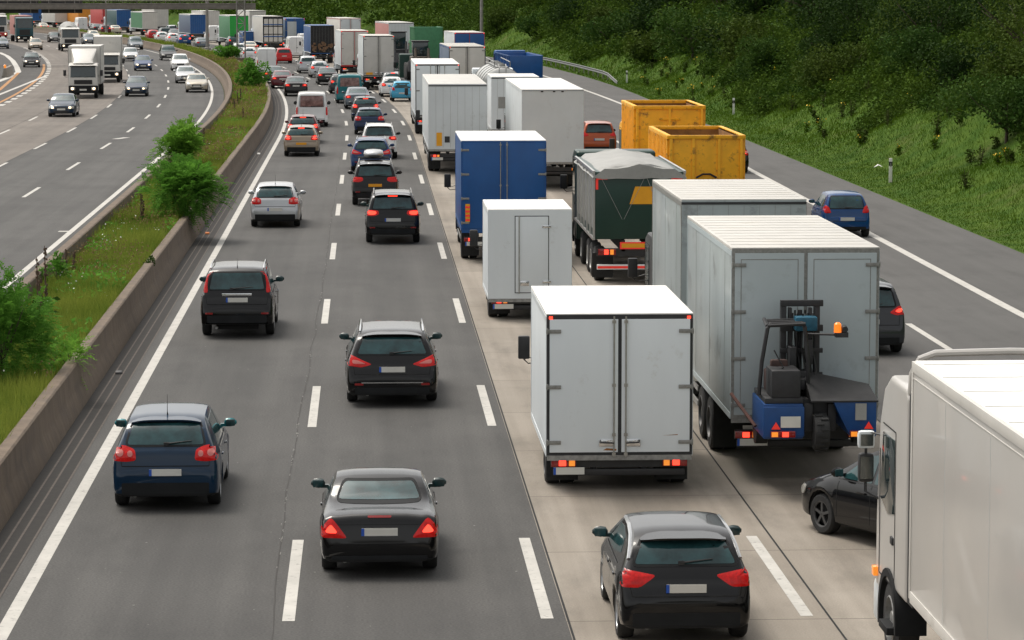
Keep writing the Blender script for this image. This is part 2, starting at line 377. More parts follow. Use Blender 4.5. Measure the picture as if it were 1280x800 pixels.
# embankment on the right
def emb_z(q):      # q = metres right of the asphalt edge
    return float(np.interp(q, [-1, 0, .7, 2.2, 5, 9, 16, 26, 32, 60], [-.05, -.01, .03, .32, 1.75, 4.0, 8.2, 14., 15.5, 16.5]))
def bump_n(s, q): return (.35*math.sin(s*.21+q*.8)+.25*math.sin(s*.5-q*.6+1)+.2*math.sin(s*.083+2))*min(1, max(0, (q-1.5)/4))
QS = [0, .35, .7, 1.4, 2.2, 3, 4, 5, 7, 9, 12, 16, 21, 26, 32, 60]
def slope_pt(s, q): return P(s, edge_o(s)+q, emb_z(q)+bump_n(s, q))
st = list(np.arange(20, 400, 2.5))+list(np.arange(400, 1400, 9.)); v = []; f = []; n = len(QS)
for s in st: v += [slope_pt(s, q) for q in QS]
for i in range(len(st)-1):
    for j in range(n-1): f.append((i*n+j, i*n+j+1, (i+1)*n+j+1, (i+1)*n+j))
mb = MB(); mb.add(v, f); struct('embankment', mb, GRND2)
# ------------------------------------------------------------------ cars
def pchip(pts):
    x = np.array([p[0] for p in pts], float); y = np.array([p[1] for p in pts], float)
    h = np.diff(x); d = np.diff(y)/h; m = np.zeros_like(x); m[0], m[-1] = d[0], d[-1]
    for i in range(1, len(x)-1):
        if d[i-1]*d[i] > 0:
            w1, w2 = 2*h[i]+h[i-1], h[i]+2*h[i-1]; m[i] = (w1+w2)/(w1/d[i-1]+w2/d[i])
    def fn(t):
        t = min(max(t, x[0]), x[-1]); i = min(int(np.searchsorted(x, t, 'right'))-1, len(h)-1); u = (t-x[i])/h[i]
        return float((1+2*u)*(1-u)**2*y[i]+u*(1-u)**2*h[i]*m[i]+u*u*(3-2*u)*y[i+1]+u*u*(u-1)*h[i]*m[i+1])
    return fn
def rpoly(p, r=.045):
    """corners rounded by a fixed radius"""
    q = []; n = len(p)
    for i in range(n):
        a, b, c = Vector(p[i-1]), Vector(p[i]), Vector(p[(i+1) % n])
        u = a-b; w_ = c-b; ra = min(r, u.length*.42); rb = min(r, w_.length*.42); A = b+u.normalized()*ra; C_ = b+w_.normalized()*rb
        for t in (0, .33, .67, 1): q.append(tuple(A*(1-t)**2+b*2*t*(1-t)+C_*t*t))
    return q
def densify(p, step):
    q = []
    for i in range(len(p)):
        a, b = p[i], p[(i+1) % len(p)]; n = max(1, int(math.hypot(b[0]-a[0], b[1]-a[1])/step))
        q += [(a[0]+(b[0]-a[0])*k/n, a[1]+(b[1]-a[1])*k/n) for k in range(n)]
    return q

class CarShape:
    def __init__(s, top, belt, L, W, wb, fo, wr, tumble=.36, zf=.2, plan=None, ws=None):
        s.L, s.W, s.wr, s.tumble, s.zf = L, W, wr, tumble, zf
        s.tf = L-fo; s.tr = s.tf-wb; s.top = pchip(top); s.belt = pchip(belt)
        s.plan = pchip(plan or [(0, .84), (.03, .915), (.1, .96), (.3, .985), (.8, 1), (L-1.1, 1), (L-.5, .95), (L-.22, .86), (L-.07, .72), (L, .58)])
        s.keys = [p[0] for p in top]
        s.build()
    def section(s, t):
        w = s.W/2*s.plan(t); zt = s.top(t); zb = min(s.belt(t), zt-.045); h = zt-zb
        zf = s.zf+.05*max(0, 1-t/.35)+.05*max(0, 1-(s.L-t)/.4)
        ra = s.wr+.055; arch = 0
        for tw in (s.tf, s.tr):
            d = abs(t-tw)
            if d <= ra+1e-6: arch = max(arch, s.wr+math.sqrt(max(0, ra*ra-d*d)))
        p = [(0, zf), ((.5 if arch else .86)*w, zf), (.97*w, zf+.05), (.995*w, min(.36, zf+.35*(zb-zf))), (w, min(.52, zf+.6*(zb-zf))), (.995*w, min(.64, zf+.85*(zb-.055-zf))), (.975*w, zb-.055), (.945*w, zb)]
        if arch:
            for i, (fx, dz) in ((2, (.975, 0)), (3, (1.0, .012)), (4, (1.012, .035)), (5, (1.005, .075))):
                if p[i][1] < arch+dz: p[i] = (fx*w, min(arch+dz, zb-.08+.005*i))
            p[1] = (.55*w, arch+.02)
        wr_ = max(.945*w-max(s.tumble*h, .07), .12)
        rd = min(.075, h*.35)
        for k in (1, 2, 3): u = k/3.; p.append((.945*w+(wr_-.945*w)*u*(1-.12*(1-u)), zb+(h-rd)*u))
        p += [(wr_-.035, zt-rd*.35), (wr_-.11, zt-.008), (wr_*.55, zt+.012), (0, zt+.02)]
        return p
    def build(s):
        T = set(np.round(np.linspace(0, s.L, 44), 4)) | set(round(k, 4) for k in s.keys) | {.012, .03, .05, .08, .12, .17, s.L-.02, s.L-.05, s.L-.1}
        ra = s.wr+.055
        for tw in (s.tf, s.tr):
            T = {t for t in T if abs(t-tw) > ra+.02}
            T |= {tw+ra*math.cos(k*math.pi/10) for k in range(11)} | {tw+ra+.004, tw-ra-.004}
        T = sorted(t for t in T if 0 <= t <= s.L); U = [T[0]]
        for t in T[1:]:
            if t-U[-1] > .0035: U.append(t)
        s.mb = MB(); v = []; f = []; m = []
        secs = [s.section(t) for t in U]; n = len(secs[0]); N = 2*n-2
        for t, sc in zip(U, secs):
            v += [(x, t, z) for x, z in sc]+[(-x, t, z) for x, z in sc[-2:0:-1]]
        for i in range(len(U)-1):
            for j in range(N):
                k = (j+1) % N
                f.append((i*N+j, i*N+k, (i+1)*N+k, (i+1)*N+j)); jj = min(j, N-1-j); m.append(1 if jj <= 1 else 0)
        for base in (0, (len(U)-1)*N):
            for j in range(n-1):
                a, b = j, j+1; c, d = (N-j-1) % N if j else 0, (N-j) % N
                q = [base+a, base+b, base+((N-b) % N), base+((N-a) % N)]
                q = list(dict.fromkeys(q)); f.append(tuple(q)); m.append(0 if j > 1 else 1)
        s.mb.add(v, f, m); s.v = v; s.f = f
        s.bvh = BVHTree.FromPolygons([Vector(p) for p in v], f)
    def cast(s, a, b, view, off, wrap=False):
        if view == 'rear': o, d, p = Vector((a, -3, b)), Vector((0, 1, 0)), None
        elif view == 'front': o, d = Vector((a, s.L+3, b)), Vector((0, -1, 0))
        elif view == 'top': o, d = Vector((a, b, 5)), Vector((0, 0, -1))
        else: o, d = Vector((view*4, a, b)), Vector((-view, 0, 0))
        h, nrm, _, _ = s.bvh.ray_cast(o, d)
        if h is None:
            q = Vector((a, 0, b)) if view == 'rear' else Vector((a, s.L, b)) if view == 'front' else Vector((a, b, 1.4)) if view == 'top' else Vector((view*s.W/2, a, b))
            h, nrm, _, _ = s.bvh.find_nearest(q)
        if wrap and h.y > .34:
            return s.cast(a*.985, b, view, off, True)
        if nrm.dot(d) > 0: nrm = -nrm
        return h+nrm*off
    def patch(s, outline, view, off=.006, round_=2, rings=(.3, .55, .78, .94, 1.), step=.07, mb=None, m=0, flip=False, bulge=0., wrap=False):
        mb = mb or MB(); pl = densify(rpoly(outline, .05 if round_ == 2 else .02) if round_ else outline, step)
        if flip: pl = [(-a, b) for a, b in pl]
        cx = sum(p[0] for p in pl)/len(pl); cy = sum(p[1] for p in pl)/len(pl)
        v = [s.cast(cx, cy, view, off+bulge, wrap)]; n = len(pl)
        for r in rings:
            o_ = off+bulge*(1-r*r)
            v += [s.cast(cx+(a-cx)*r, cy+(b-cy)*r, view, o_, wrap) for a, b in pl]
        # skirt back to the body
        v += [s.cast(a, b, view, -.012, wrap) for a, b in pl]
        f = [(0, 1+i, 1+(i+1) % n) for i in range(n)]
        for k in range(len(rings)): f += [(1+k*n+i, 1+(k+1)*n+i, 1+(k+1)*n+(i+1) % n, 1+k*n+(i+1) % n) for i in range(n)]
        mb.add(v, f, m); return mb
    def ribbon(s, pts, view, wd=.008, off=.003, mb=None, m=0, flip=False, step=.06):
        mb = mb or MB(); q = []
        for a, b in zip(pts, pts[1:]):
            k = max(1, int(math.dist(a, b)/step)); q += [(a[0]+(b[0]-a[0])*i/k, a[1]+(b[1]-a[1])*i/k) for i in range(k)]
        q.append(pts[-1]); v = []
        if flip: q = [(-a, b) for a, b in q]
        for i, p in enumerate(q):
            a, b = q[max(0, i-1)], q[min(len(q)-1, i+1)]; l = math.dist(a, b) or 1; nx, ny = -(b[1]-a[1])/l, (b[0]-a[0])/l
            v += [s.cast(p[0]-nx*wd/2, p[1]-ny*wd/2, view, off), s.cast(p[0]+nx*wd/2, p[1]+ny*wd/2, view, off)]
        mb.add(v, [(2*i, 2*i+1, 2*i+3, 2*i+2) for i in range(len(q)-1)], m); return mb

def wheel_mb(r, wd, side, spokes=5, n=24):
    """tyre, rim with real spokes; side = +1/-1 the outer side"""
    t = MB(); t.lathe(close=False, axis='x', m=0, c=(0, 0, 0), n=n, prof=[(-wd/2, r*.66), (-wd/2, r*.9), (-wd/2+.025, r*.985), (-wd*.2, r), (wd*.2, r), (wd/2-.025, r*.985), (wd/2, r*.9), (wd/2, r*.66)])
    q = MB(); x = side*wd*.46; q.lathe([(x-side*.02, r*.58), (x, r*.6), (x+side*.006, r*.67), (x-side*.05, r*.67)], (0, 0, 0), n=n, close=False)
    q.lathe([(x-side*.09, .01), (x-side*.09, r*.6)], (0, 0, 0), n=n, m=1, close=False)
    q.lathe([(x-side*.05, .055), (x-side*.008, .05), (x-side*.004, .01)], (0, 0, 0), n=10, close=False)
    for k in range(spokes):
        M = Matrix.Rotation(2*math.pi*k/spokes, 4, 'X'); q.box(min(x-side*.03, x-side*.006), max(x-side*.03, x-side*.006), -.022, .022, .03, r*.62, M=M)
    return t, q

TINT = mat('tinted_van_glass', (.10, .045, .04), rough=.08, var=.6, scale=4, col2=(.30, .17, .15))
SPECS = {}
def spec(name, **k): SPECS[name] = k
def hatch_top(L, H, r=.6, tail=.1, deck=.97, bump=.6, ws=1.2, hood=1.0, nose=.7):
    """profile of a two-box car, t from the rear bumper: r = where the roof ends"""
    return [(0, bump-.06), (.012, bump), (.05, bump+.05), (tail*.8, (bump+deck)/2+.05), (tail+.05, deck), (r*.62, H-.16), (r, H-.045), (r+.25, H-.012), (L*.42, H), (L*.53, H-.03),
            (L-ws-.62, H-.14), (L-ws, hood+.03), (L-ws+.1, hood), (L-.45, nose+.12), (L-.14, nose+.02), (L-.03, nose-.1), (L, nose-.2)]
def side_dlo(L, H, belt, r, ws, split, tail, tb=.04):
    """front and rear side window outlines"""
    z0 = belt+.035; z1 = H-.11
    a = [(split+.03, z0), (L-ws-.2, z0-.01), (L-ws-.75, z1-.03), (split+.03, z1+.005)]
    b = [(tail, z0+.03), (split-.03, z0), (split-.03, z1+.005), (r+.35, z1-.01), (tail+.12, z0+.24)]
    return a, b
#        the individual car kinds -------------------------------------------------
def T(L, **k): return hatch_top(L, **k)
spec('hatchback', L=4.2, W=1.76, H=1.49, wb=2.58, fo=.87, wr=.315, belt=.93, top=dict(r=.62, tail=.07, deck=1.0, bump=.66), ws=1.12, split=2.05,
     rw=[(-.62, 1.07), (.62, 1.07), (.53, 1.385), (-.53, 1.385)], tl=[[(.47, .83), (.64, .81), (.845, .83), (.835, 1.06), (.66, 1.065), (.49, 1.0)]], tlc=[(.57, .93, .075), (.73, .945, .09)],
     plate=.64, valance=.47, tailseam=.735, ant=.33, wiper=(.02, .42), spoiler=.05)
spec('small_hatchback', L=3.95, W=1.74, H=1.43, wb=2.47, fo=.80, wr=.315, belt=.93, top=dict(r=.66, tail=.12, deck=.98, bump=.64), ws=1.08, split=1.65,
     rw=[(-.66, 1.05), (.66, 1.05), (.53, 1.32), (-.53, 1.32)], tl=[[(.38, .92), (.83, 1.0), (.86, .92), (.84, .78), (.60, .77)]], plate=.76, valance=.45, tailseam=.66, wiper=(-.04, .36), spoiler=.17, arch=True)
spec('estate', L=4.83, W=1.88, H=1.50, wb=2.85, fo=.95, wr=.335, belt=.94, top=dict(r=.62, tail=.12, deck=1.0, bump=.62), ws=1.2, split=2.6,
     rw=[(-.70, 1.06), (.70, 1.06), (.57, 1.37), (-.57, 1.37)], tl=[[(.40, .86), (.62, .80), (.90, .84), (.905, .98), (.84, 1.05), (.60, .94)]], tlw=[(.52, .865), (.80, .87), (.8, .95), (.7, .935)],
     plate=.76, valance=.40, tailseam=.66, wiper=(.0, .40), rails=True, chromeline=.50, reflectors=.47, spoiler=.06)
spec('offroader', L=4.46, W=1.79, H=1.69, wb=2.63, fo=.9, wr=.365, belt=1.04, top=dict(r=.42, tail=.09, deck=1.13, bump=.72), ws=1.2, split=2.2, zf=.3, tumble=.24,
     rw=[(-.66, 1.18), (.66, 1.18), (.58, 1.56), (-.58, 1.56)], tl=[[(.70, 1.1), (.80, 1.1), (.83, 1.25), (.76, 1.60), (.665, 1.60), (.71, 1.3)]], plate=.93, valance=.56, tailseam=.82,
     wiper=(-.12, .38), rails=True, handle=(1.055, .72), reflectors=.61, spoiler=.0, ant=.2)
spec('suv', L=4.43, W=1.81, H=1.67, wb=2.6, fo=.9, wr=.35, belt=1.0, top=dict(r=.52, tail=.1, deck=1.1, bump=.70), ws=1.2, split=2.2, zf=.28, tumble=.28,
     rw=[(-.66, 1.16), (.66, 1.16), (.57, 1.52), (-.57, 1.52)], tl=[[(.45, .98), (.60, .92), (.88, .93), (.88, 1.1), (.80, 1.12), (.48, 1.1)]], plate=.80, valance=.50, tailseam=.74,
     wiper=(0, .4), rails=True, reflectors=.55, spoiler=.07)
spec('sedan', L=4.6, W=1.78, H=1.44, wb=2.72, fo=.82, wr=.32, belt=.93, sedan=True, ws=1.15, split=2.55,
     topp=[(0, .56), (.012, .62), (.04, .80), (.08, .93), (.16, 1.0), (.62, 1.03), (.9, 1.12), (1.35, 1.34), (1.6, 1.41), (2.1, 1.44), (2.5, 1.42), (2.85, 1.32), (3.42, 1.0), (3.55, .97), (4.2, .83), (4.46, .72), (4.57, .6), (4.6, .5)],
     rw=[(-.62, 1.10), (.62, 1.10), (.54, 1.34), (-.54, 1.34)], tl=[[(.45, .76), (.83, .76), (.86, .93), (.50, .95)]], plate=.80, valance=.36, tailseam=.62)
spec('coupe', L=4.0, W=1.72, H=1.29, wb=2.4, fo=.78, wr=.315, belt=.87, sedan=True, ws=1.25, split=1.9, nodoor2=True,
     topp=[(0, .52), (.012, .58), (.04, .72), (.075, .83), (.16, .905), (.6, .945), (.95, 1.0), (1.28, 1.19), (1.5, 1.265), (1.8, 1.29), (2.1, 1.27), (2.35, 1.19), (2.75, .95), (2.9, .9), (3.6, .75), (3.88, .64), (3.98, .52), (4.0, .46)],
     rw=[(-.60, 1.005), (.60, 1.005), (.50, 1.21), (-.50, 1.21)], tl=[[(.46, .59), (.84, .60), (.865, .70), (.70, .88), (.62, .80)]], plate=.68, valance=.34, tailseam=.51, lamp3=.885)
spec('mpv', L=4.3, W=1.80, H=1.63, wb=2.68, fo=.85, wr=.325, belt=.98, top=dict(r=.5, tail=.1, deck=1.05, bump=.66, hood=1.08, nose=.78), ws=.98, split=2.1, tumble=.3,
     rw=[(-.64, 1.13), (.64, 1.13), (.55, 1.48), (-.55, 1.48)], tl=[[(.50, .98), (.66, .92), (.88, .95), (.87, 1.14), (.72, 1.13)]], plate=.78, valance=.42, tailseam=.70, spoiler=.06, wiper=(0, .35))
spec('minicar', L=3.44, W=1.63, H=1.47, wb=2.34, fo=.68, wr=.29, belt=.95, top=dict(r=.42, tail=.06, deck=.98, bump=.64, hood=1.02, nose=.75), ws=.85, split=1.6,
     rw=[(-.58, .98), (.58, .98), (.50, 1.36), (-.50, 1.36)], tl=[[(.52, .82), (.74, .82), (.80, .95), (.72, 1.10), (.60, 1.02)]], plate=.62, valance=.36, tailseam=.55, wiper=(0, .3))
spec('panel_van', L=5.2, W=1.98, H=2.45, wb=3.3, fo=.95, wr=.34, belt=1.25, top=dict(r=.1, tail=.03, deck=1.4, bump=.62, hood=1.22, nose=.9), ws=.95, split=3.55, tumble=.10, van=True,
     rw=[(-.62, 1.35), (.62, 1.35), (.60, 2.0), (-.60, 2.0)], tl=[[(.86, .82), (.955, .82), (.955, 1.35), (.86, 1.35)]], plate=.56, valance=.45, tailseam=.5)
spec('windowed_van', L=4.9, rwm='tint', W=1.95, H=2.05, wb=3.0, fo=.9, wr=.34, belt=1.15, top=dict(r=.12, tail=.04, deck=1.3, bump=.60, hood=1.15, nose=.85), ws=.95, split=3.2, tumble=.13, van=True, glazed=True,
     rw=[(-.70, 1.22), (.70, 1.22), (.66, 1.84), (-.66, 1.84)], tl=[[(.84, .70), (.94, .70), (.93, 1.2), (.84, 1.2)]], plate=.60, valance=.44, tailseam=.5, wiper=(0, .4))

_cache = {}
def car_proto(kind, lod, plate='w', lit=0, brake=False, nodetail=False, headlit=False):
    key = (kind, lod, plate, lit, brake, headlit)
    if key in _cache: return _cache[key]
    k = SPECS[kind]; L, W, H, bl = k['L'], k['W'], k['H'], k['belt']
    if 'topp' in k: top = k['topp']; ws = k['ws']; r = 1.6
    else:
        d = dict(k['top']); r = d.get('r', .6); ws = k['ws']
        if k.get('van'):
            h_ = d['hood']; no = d['nose']; b_ = d['bump']
            top = [(0, b_-.06), (.012, b_), (.025, b_+.1), (.04, 1.0), (.06, 1.6), (.10, H-.22), (.16, H-.07), (.3, H-.01), (.6, H), (L*.5, H), (L-2.0, H-.05), (L-1.65, H-.22), (L-ws, h_+.03), (L-ws+.1, h_), (L-.4, no+.12), (L-.12, no), (L-.02, no-.2), (L, no-.3)]
        else: top = hatch_top(L, H, ws=k['ws'], **d)
        ws = k['ws']
    belt = [(0, bl), (.5, bl+.01), (L*.5, bl-.01), (L-1.2, bl-.04), (L-.3, bl-.16), (L, bl-.3)]
    plan = [(0, .9), (.02, .95), (.08, .985), (.3, 1), (1, 1), (L-1, 1), (L-.4, .95), (L-.15, .86), (L, .7)] if k.get('van') else None
    S = CarShape(top, belt, L, W, k['wb'], k['fo'], k['wr'], k.get('tumble', .36), k.get('zf', .2), plan)
    p = Proto(); DY = -L/2
    body = p.part('body', S.mb, ['PAINT', DRK], dy=DY, sharp=38)
    def add(nm, mb, m, par=body, **q): return p.part(nm, mb, m, par, dy=DY, sharp=40, **q)
    rg = (.3, .6, .85, 1.) if lod < 2 else (.6, 1.)
    stp = .07 if lod < 2 else .16
    rd = dict(rings=rg, step=stp)
    rw = k['rw']
    if k.get('van') and not k.get('glazed'):
        m_ = S.ribbon([(0, .6), (0, H-.2)], 'rear', .02, .004); S.ribbon([(-.86, .62), (-.86, H-.2), (.86, H-.2), (.86, .62)], 'rear', .012, .004, mb=m_)
        add('door_seam', m_, SEAM)
        add('door_handle', S.patch([(-.04, 1.12), (.14, 1.12), (.14, 1.2), (-.04, 1.2)], 'rear', .02, **rd), BLK)
    else:
        gi = add('rear_window', S.patch(rw, 'rear', .005, **rd), TINT if k.get('rwm') else GLASS)
        if lod < 2:
            fr = [(a*1.045, b+(.018 if b > 1.2*rw[0][1]*.98 else -.018)) for a, b in rw]
            add('window_trim', S.patch(fr, 'rear', .0025, rings=(1.,), step=.07) if 0 else S.ribbon(densify(rpoly(fr, .07), .08)+[rpoly(fr, .07)[0]], 'rear', .03, .004), TEX)
    for sd_ in (1, -1):
        for tl in k['tl']:
            ti = add('tail_light', S.patch(tl, 'rear', .008, flip=sd_ < 0, bulge=.012, rings=(.4, .75, 1.), step=stp*.7, wrap=True), LRED if not brake else LRED)
            if lit or brake:
                cx = sum(a for a, b in tl)/len(tl); cz = sum(b for a, b in tl)/len(tl); q = .62 if brake else .42
                ll = [(cx+(a-cx)*q, cz+(b-cz)*q) for a, b in tl]
                add('lit_bulb', S.patch(ll, 'rear', .024, flip=sd_ < 0, rings=(.6, 1.), step=stp), LIT, par=ti)
            if lod < 2 and 'tlc' in k:
                for cx, cz, rr in k['tlc']:
                    c_ = [(cx+rr*.62*math.cos(a), cz+rr*.62*math.sin(a)) for a in np.linspace(0, 2*math.pi, 10)[:-1]]
                    add('bulb_ring', S.patch(c_, 'rear', .026, flip=sd_ < 0, rings=(.5, 1.)), LWHT, par=ti)
            if lod < 2 and 'tlw' in k:
                add('lens_insert', S.patch(k['tlw'], 'rear', .024, flip=sd_ < 0, rings=(.5, 1.)), LWHT, par=ti)
    if brake:
        zz = H-.075 if not k.get('sedan') else rw[2][1]-.02
        add('brake_light', S.patch([(-.16, zz-.05), (.16, zz-.05), (.16, zz-.015), (-.16, zz-.015)], 'rear', .012, rings=(.6, 1.), step=.1, round_=1), LIT)
    if 'lamp3' in k: add('third_brake_light', S.patch([(-.17, k['lamp3']-.014), (.17, k['lamp3']-.014), (.17, k['lamp3']+.014), (-.17, k['lamp3']+.014)], 'rear', .01, rings=(.6, 1.), step=.1, round_=1), LDRK)
    # plate
    z = k['plate']; y = min(S.cast(x_, z+dz, 'rear', 0).y for x_ in (0, .2, -.2) for dz in (-.05, .05))-.006
    pb = MB().box(-.26, .26, y-.012, y, z-.055, z+.055); pi = add('number_plate', pb, PLTY if plate == 'y' else PLT)
    if lod < 2 and plate != 'y': add('plate_band', MB().box(-.262, -.218, y-.0145, y-.0125, z-.055, z+.055), EUB, par=pi)
    if lod < 2:
        # lower bumper, boot seams
        vz = k['valance']; zf = k.get('zf', .2)+.05
        add('bumper_valance', S.patch([(-.8*W/2, vz), (-.8*W/2, zf+.03), (.8*W/2, zf+.03), (.8*W/2, vz)], 'rear', .012, rings=(.4, .8, 1.), round_=1), TEX)
        ts = k['tailseam']; hw = W/2*.80
        m_ = S.ribbon([(-hw, ts), (hw, ts)], 'rear', .014, .003)
        if not k.get('sedan'):
            for sg in (1, -1): S.ribbon([(sg*hw, ts), (sg*(rw[1][0]+.11), rw[1][1]-.04)], 'rear', .009, .003, mb=m_)
        else: S.ribbon([(-hw*.9, z+.1), (hw*.9, z+.1)], 'rear', .006, .003, mb=m_)
        # doors and sills
        for sg in (1, -1):
            tr, tf = S.tr, S.tf
            S.ribbon([(tf-.42, .34), (tf-.44, bl-.03)], sg, .009, .003, mb=m_)
            S.ribbon([(k['split'], .34), (k['split'], bl+.02)], sg, .009, .003, mb=m_)
            if not k.get('nodoor2'): S.ribbon([(tr+.5, .34), (tr+.42, .6), (tr+.12, bl-.1), (tr+.10, bl)], sg, .009, .003, mb=m_)
        add('panel_seam', m_, SEAM)
        for sg in (1, -1):
            hb = MB()
            for t_ in ([k['split']+.12] if k.get('nodoor2') else [k['split']+.12, S.tr+.2]):
                c_ = S.cast(t_+.1, bl-.13, sg, .02); hb.box(c_.x-.012, c_.x+.012, t_, t_+.2, bl-.145, bl-.115)
            add('door_handle', hb, 'PAINT', bevel=.008)
        if 'handle' in k:
            hz, hw = k['handle']; y_ = S.cast(0, hz, 'rear', 0).y; add('tailgate_trim', MB().box(-hw/2, hw/2, y_-.035, y_+.01, hz-.035, hz+.035), CHR, bevel=.012)
        if 'chromeline' in k: add('chrome_strip', S.ribbon([(-.62, k['chromeline']), (.62, k['chromeline'])], 'rear', .022, .016), CHR)
        if 'reflectors' in k:
            for sg in (1, -1): add('reflector', S.patch([(.58, k['reflectors']-.022), (.76, k['reflectors']-.022), (.76, k['reflectors']+.022), (.58, k['reflectors']+.022)], 'rear', .014, flip=sg < 0, rings=(.6, 1), round_=1), LDRK)
        if 'wiper' in k:
            x0, x1 = k['wiper']; zz = rw[0][1]+.02; a_ = S.cast(x0, zz-.01, 'rear', .02); b_ = S.cast(x1, zz+.03, 'rear', .022)
            wi = MB().tube([a_, b_], [.016, .007]); wi.box(a_.x-.05, a_.x+.03, a_.y-.01, a_.y+.03, a_.z-.03, a_.z+.02); add('rear_wiper', wi, BLK)
        if k.get('spoiler'):
            ext = k['spoiler']; zt = rw[2][1]; hw = rw[2][0]+.03
            y0 = S.cast(0, zt+.01, 'rear', 0).y; z2 = S.top(y0+.22)
            n_ = 13; v = []
            for i in range(n_):
                u = -1+2*i/(n_-1); x = u*hw; c = 1-u*u
                zz = z2-.045*(u*u)**2
                v += [(x, y0+.24-.10*(1-c)*.2, S.top(y0+.24)+.012-.05*(u*u)**2), (x, y0-.02-ext*c**.3*.9, zz-.005-.10*ext), (x, y0-.015-ext*c**.3*.9, zz-.03-.10*ext), (x, y0+.12, zz-.075)]
            sp = MB(); f = []
            for i in range(n_-1):
                for j in range(4): f.append((i*4+j, i*4+(j+1) % 4, i*4+4+(j+1) % 4, i*4+4+j))
            f += [(0, 1, 2, 3), tuple((n_-1)*4+j for j in (3, 2, 1, 0))]
            sp.add(v, f); add('roof_spoiler', sp, 'PAINT')
        if k.get('arch'):
            for sg in (1, -1):
                pts = [S.cast(t_, z_, sg, .006) for t_, z_ in ((.30, 1.10), (.5, 1.24), (.8, 1.335), (1.3, 1.375), (1.9, 1.375), (2.4, 1.30), (2.75, 1.12))]
                add('roof_arch', MB().tube(pts, .028, n=6), PA['silver'])
        if 'ant' in k:
            t_ = r+.12; add('roof_antenna', MB().tube([(0, t_, H-.01), (0, t_-.05, H+.05), (0, t_-.02, H+k['ant'])], [.014, .006, .003]), BLK)
    if k.get('rails') and lod < 2:
        for sg in (1, -1):
            pts = []
            for t_ in np.linspace(r+.05, L-k['ws']-.85, 9):
                e_ = abs(2*(t_-(r+.05))/(L-k['ws']-.9-r)-1); sec = S.section(t_); pts.append((sg*(sec[11][0]-.02), t_, S.top(t_)+.045*(1-e_**6)+.005))
            add('roof_rail', MB().tube(pts, .018), CHR if kind != 'suv' else STL)
    # side glass
    if not k.get('van') or lod < 3:
        if k.get('sedan'):
            z0, z1 = bl+.03, H-.115
            if k.get('nodoor2'): dl = [[(1.35, z0+.02), (L-ws-.15, z0), (L-ws-.52, z1-.02), (1.75, z1)]]
            else: dl = [[(k['split']+.03, z0), (L-ws-.18, z0), (L-ws-.68, z1-.02), (k['split']+.03, z1+.01)], [(.98, z0+.03), (k['split']-.03, z0), (k['split']-.03, z1+.01), (1.62, z1-.01)]]
        elif k.get('van'):
            z0, z1 = bl+.08, min(H-.3, bl+.75)
            dl = [[(k['split'], z0), (L-ws-.12, z0), (L-ws-.5, z1), (k['split'], z1)]]
            if k.get('glazed'): dl += [[(.35, z0), (1.75, z0), (1.75, z1), (.35, z1)], [(1.85, z0), (k['split']-.1, z0), (k['split']-.1, z1), (1.85, z1)]]
        elif k.get('arch') or k.get('nodoor2'):
            dl = [[(.95, bl+.14), (1.7, bl+.05), (L-ws-.2, bl+.02), (L-ws-.72, H-.15), (1.6, H-.125), (1.15, H-.19)]]
        else:
            a_, b_ = side_dlo(L, H, bl, r, ws, k['split'], S.tr-.28 if kind in ('estate', 'mpv', 'offroader', 'suv') else S.tr+.02); dl = [a_, b_]
        for sg in (1, -1):
            for q in dl: add('side_window', S.patch(q, sg, .004, round_=1, **rd), GLASS)
            if lod < 1: add('window_frame', S.ribbon([q for q in ((dl[-1][0][0]-.02, bl+.01), (L-ws-.15, bl+.005))], sg, .016, .006), CHR if kind == 'estate' else BLK)
    # windscreen and front
    z0, z1 = (k.get('top') or {}).get('hood', 1.0)+.03, H-.10
    if k.get('sedan'): z0 = S.top(L-ws-.02)+.02; z1 = H-.09
    if k.get('van'): z1 = H-.26 if not k.get('glazed') else H-.2
    hw = W/2*.945-.10
    add('windscreen', S.patch([(-hw, z0), (hw, z0), (hw-.36*k.get('tumble', .36)/.36*(z1-z0)-.02, z1), (-hw+.36*k.get('tumble', .36)/.36*(z1-z0)+.02, z1)], 'front', .005, **rd), GLASS)
    nz = S.top(L-.1)
    for sg in (1, -1):
        hl = add('headlight', S.patch([(.42, nz-.17), (.80, nz-.14), (.80, nz+.02), (.46, nz-.02)], 'front', .01, flip=sg < 0, bulge=.015, rings=(.5, 1.), step=stp), HLMP)
        if headlit: add('lit_bulb', S.patch([(.48, nz-.13), (.62, nz-.13), (.62, nz-.03), (.48, nz-.03)], 'front', .03, flip=sg < 0, rings=(.6, 1.), step=.1), HLIT, par=hl)
    add('grille', S.patch([(-.38, nz-.20), (.38, nz-.20), (.36, nz-.05), (-.36, nz-.05)], 'front', .008, rings=(.6, 1.), step=stp, round_=1), BLK)
    add('air_intake', S.patch([(-.55, .28), (.55, .28), (.5, .42), (-.5, .42)], 'front', .008, rings=(.6, 1.), step=stp, round_=1), BLK)
    y = max(S.cast(x_, .5, 'front', 0).y for x_ in (0, .2, -.2))
    add('number_plate', MB().box(-.26, .26, y, y+.02, .45, .56), PLT)
    # mirrors
    tm = L-ws-.28 if not k.get('van') else L-ws-.2
